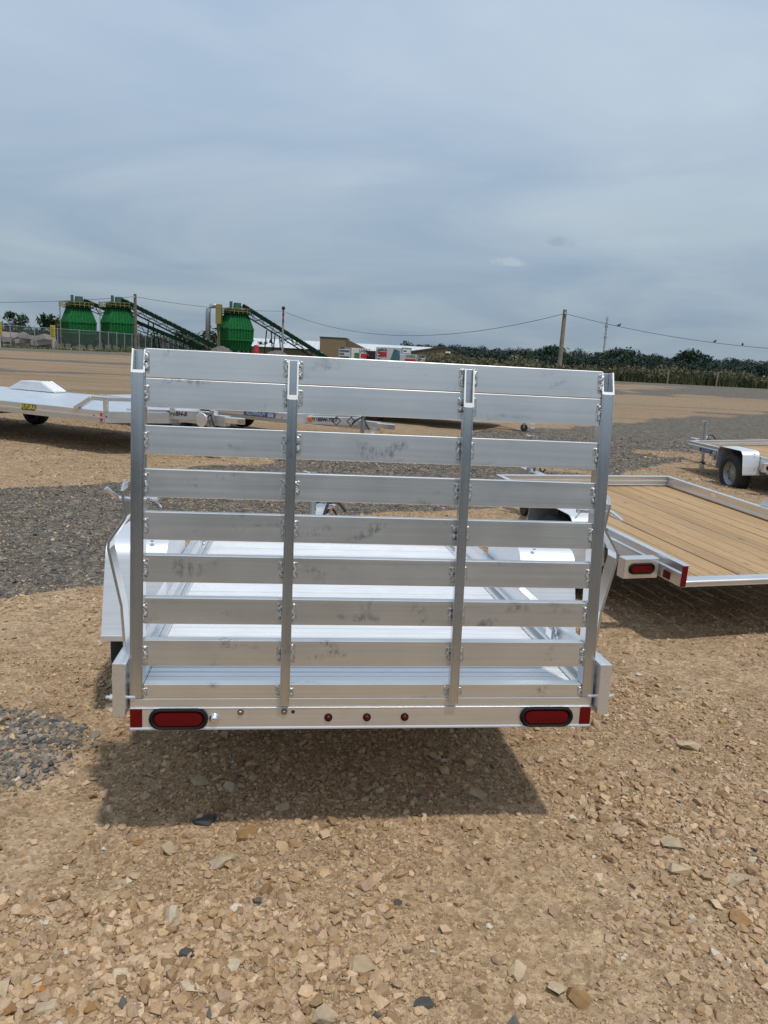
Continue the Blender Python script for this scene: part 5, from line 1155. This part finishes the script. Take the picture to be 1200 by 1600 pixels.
ha, tg, ont, d, z = flat_trailer('long light blue decked flatbed trailer at the far left with a wedge fender', (-3.97, 10.72, 0.0), math.atan2(-0.43, 0.90), 0.0, 5.4, 2.30, 0.62, '7815H-S', ('yellow_print', 'FUTURA', 0.28, -1.62), True, plate_x=0.60, tongue_len=0.7)
# far side drive-over fender
fw = MB().prism([(-4.5, 0.623), (-4.12, 0.79), (-3.62, 0.79), (-3.24, 0.623)], lambda p, q, s: (p, s, q), 2.02, 2.30).build('fender', 'sheet', ha, bevel=0.01)
mb = MB()
for k in range(3): mb.beam((-3.61, 2.07 + k * 0.09, 0.796), (-3.26, 2.07 + k * 0.09, 0.640), 0.05, 0.02)
ft_ = mb.build('fender_tread', 'cut', fw, uv=None)
fw2 = copy_obj(fw, ha); fw2.location = (0, -2.02, 0); copy_obj(ft_, fw2)
MB().box(0.60, 0.78, 1.30, 1.60, 0.63, 0.71).build('winch_cover', 'black', ha, bevel=0.02, uv=None)
def tbox(parent, ont, d, f, zz, w, h, out, mat, name):
    p = Vector(ont(f, zz, 0)); nrm = Vector((d.y, -d.x, 0)); mb = MB(); mb.beam(p - d * w / 2 + nrm * out / 2, p + d * w / 2 + nrm * out / 2, out, h); return mb.build(name, mat, parent, bevel=0.008, uv=None)
tbox(tg, ont, d, 0.92, 0.0, 0.17, 0.11, 0.05, 'dark_box', 'battery_box'); 
wd_ = MB().lathe([(0, -0.09), (0.10, -0.09), (0.11, -0.08), (0.06, -0.07), (0.06, 0.07), (0.11, 0.08), (0.10, 0.09), (0, 0.09)], axis='y', n=20, c=(1.00, 0.95, 0.54)).build('winch_drum', 'alu', ha, bevel=0.006, uv=None)
hb, tg, ont, d, z = flat_trailer('tilt bed flatbed trailer behind the raised ramp, with a blue dealer sticker', (-1.62, 12.75, 0.0), math.atan2(-0.45, 0.80), 0.0, 4.6, 2.2, 0.555, '7816ESW-TILT', ('skyblue', 'ALUMINUM', 0.66, -0.98), False, rails=False, plate_x=0.30, axle_x=-2.7, nose=0.10, tongue_len=0.95, drop=0.075)
for f in (0.56, 0.84):
    p = Vector(ont(f, 0.0, 0.003)); o = MB().add([(0, 0, -0.085), (0.085, 0, 0), (0, 0, 0.085), (-0.085, 0, 0), (0, 0, -0.06), (0.06, 0, 0), (0, 0, 0.06), (-0.06, 0, 0), (0, 0.002, -0.085), (0.085, 0.002, 0), (0, 0.002, 0.085), (-0.085, 0.002, 0)], [(0, 1, 5, 4), (1, 2, 6, 5), (2, 3, 7, 6), (3, 0, 4, 7), (0, 8, 9, 1), (1, 9, 10, 2), (2, 10, 11, 3), (3, 11, 8, 0)]).build('diamond_decal', 'dark_box', tg, uv=None)
    o.location = p; o.rotation_euler = (0, 0, math.atan2(d.y, d.x))
tbox(tg, ont, d, 0.06, 0.02, 0.07, 0.07, 0.02, 'orange', 'marker_light')
hc = copy_tree(hb); hc.location = (2.05, 17.6, 0.0); hc.rotation_euler = (0, 0, -0.42); hc['label'] = 'flatbed trailer almost wholly hidden behind the ramp slats, farthest of the flatbeds'
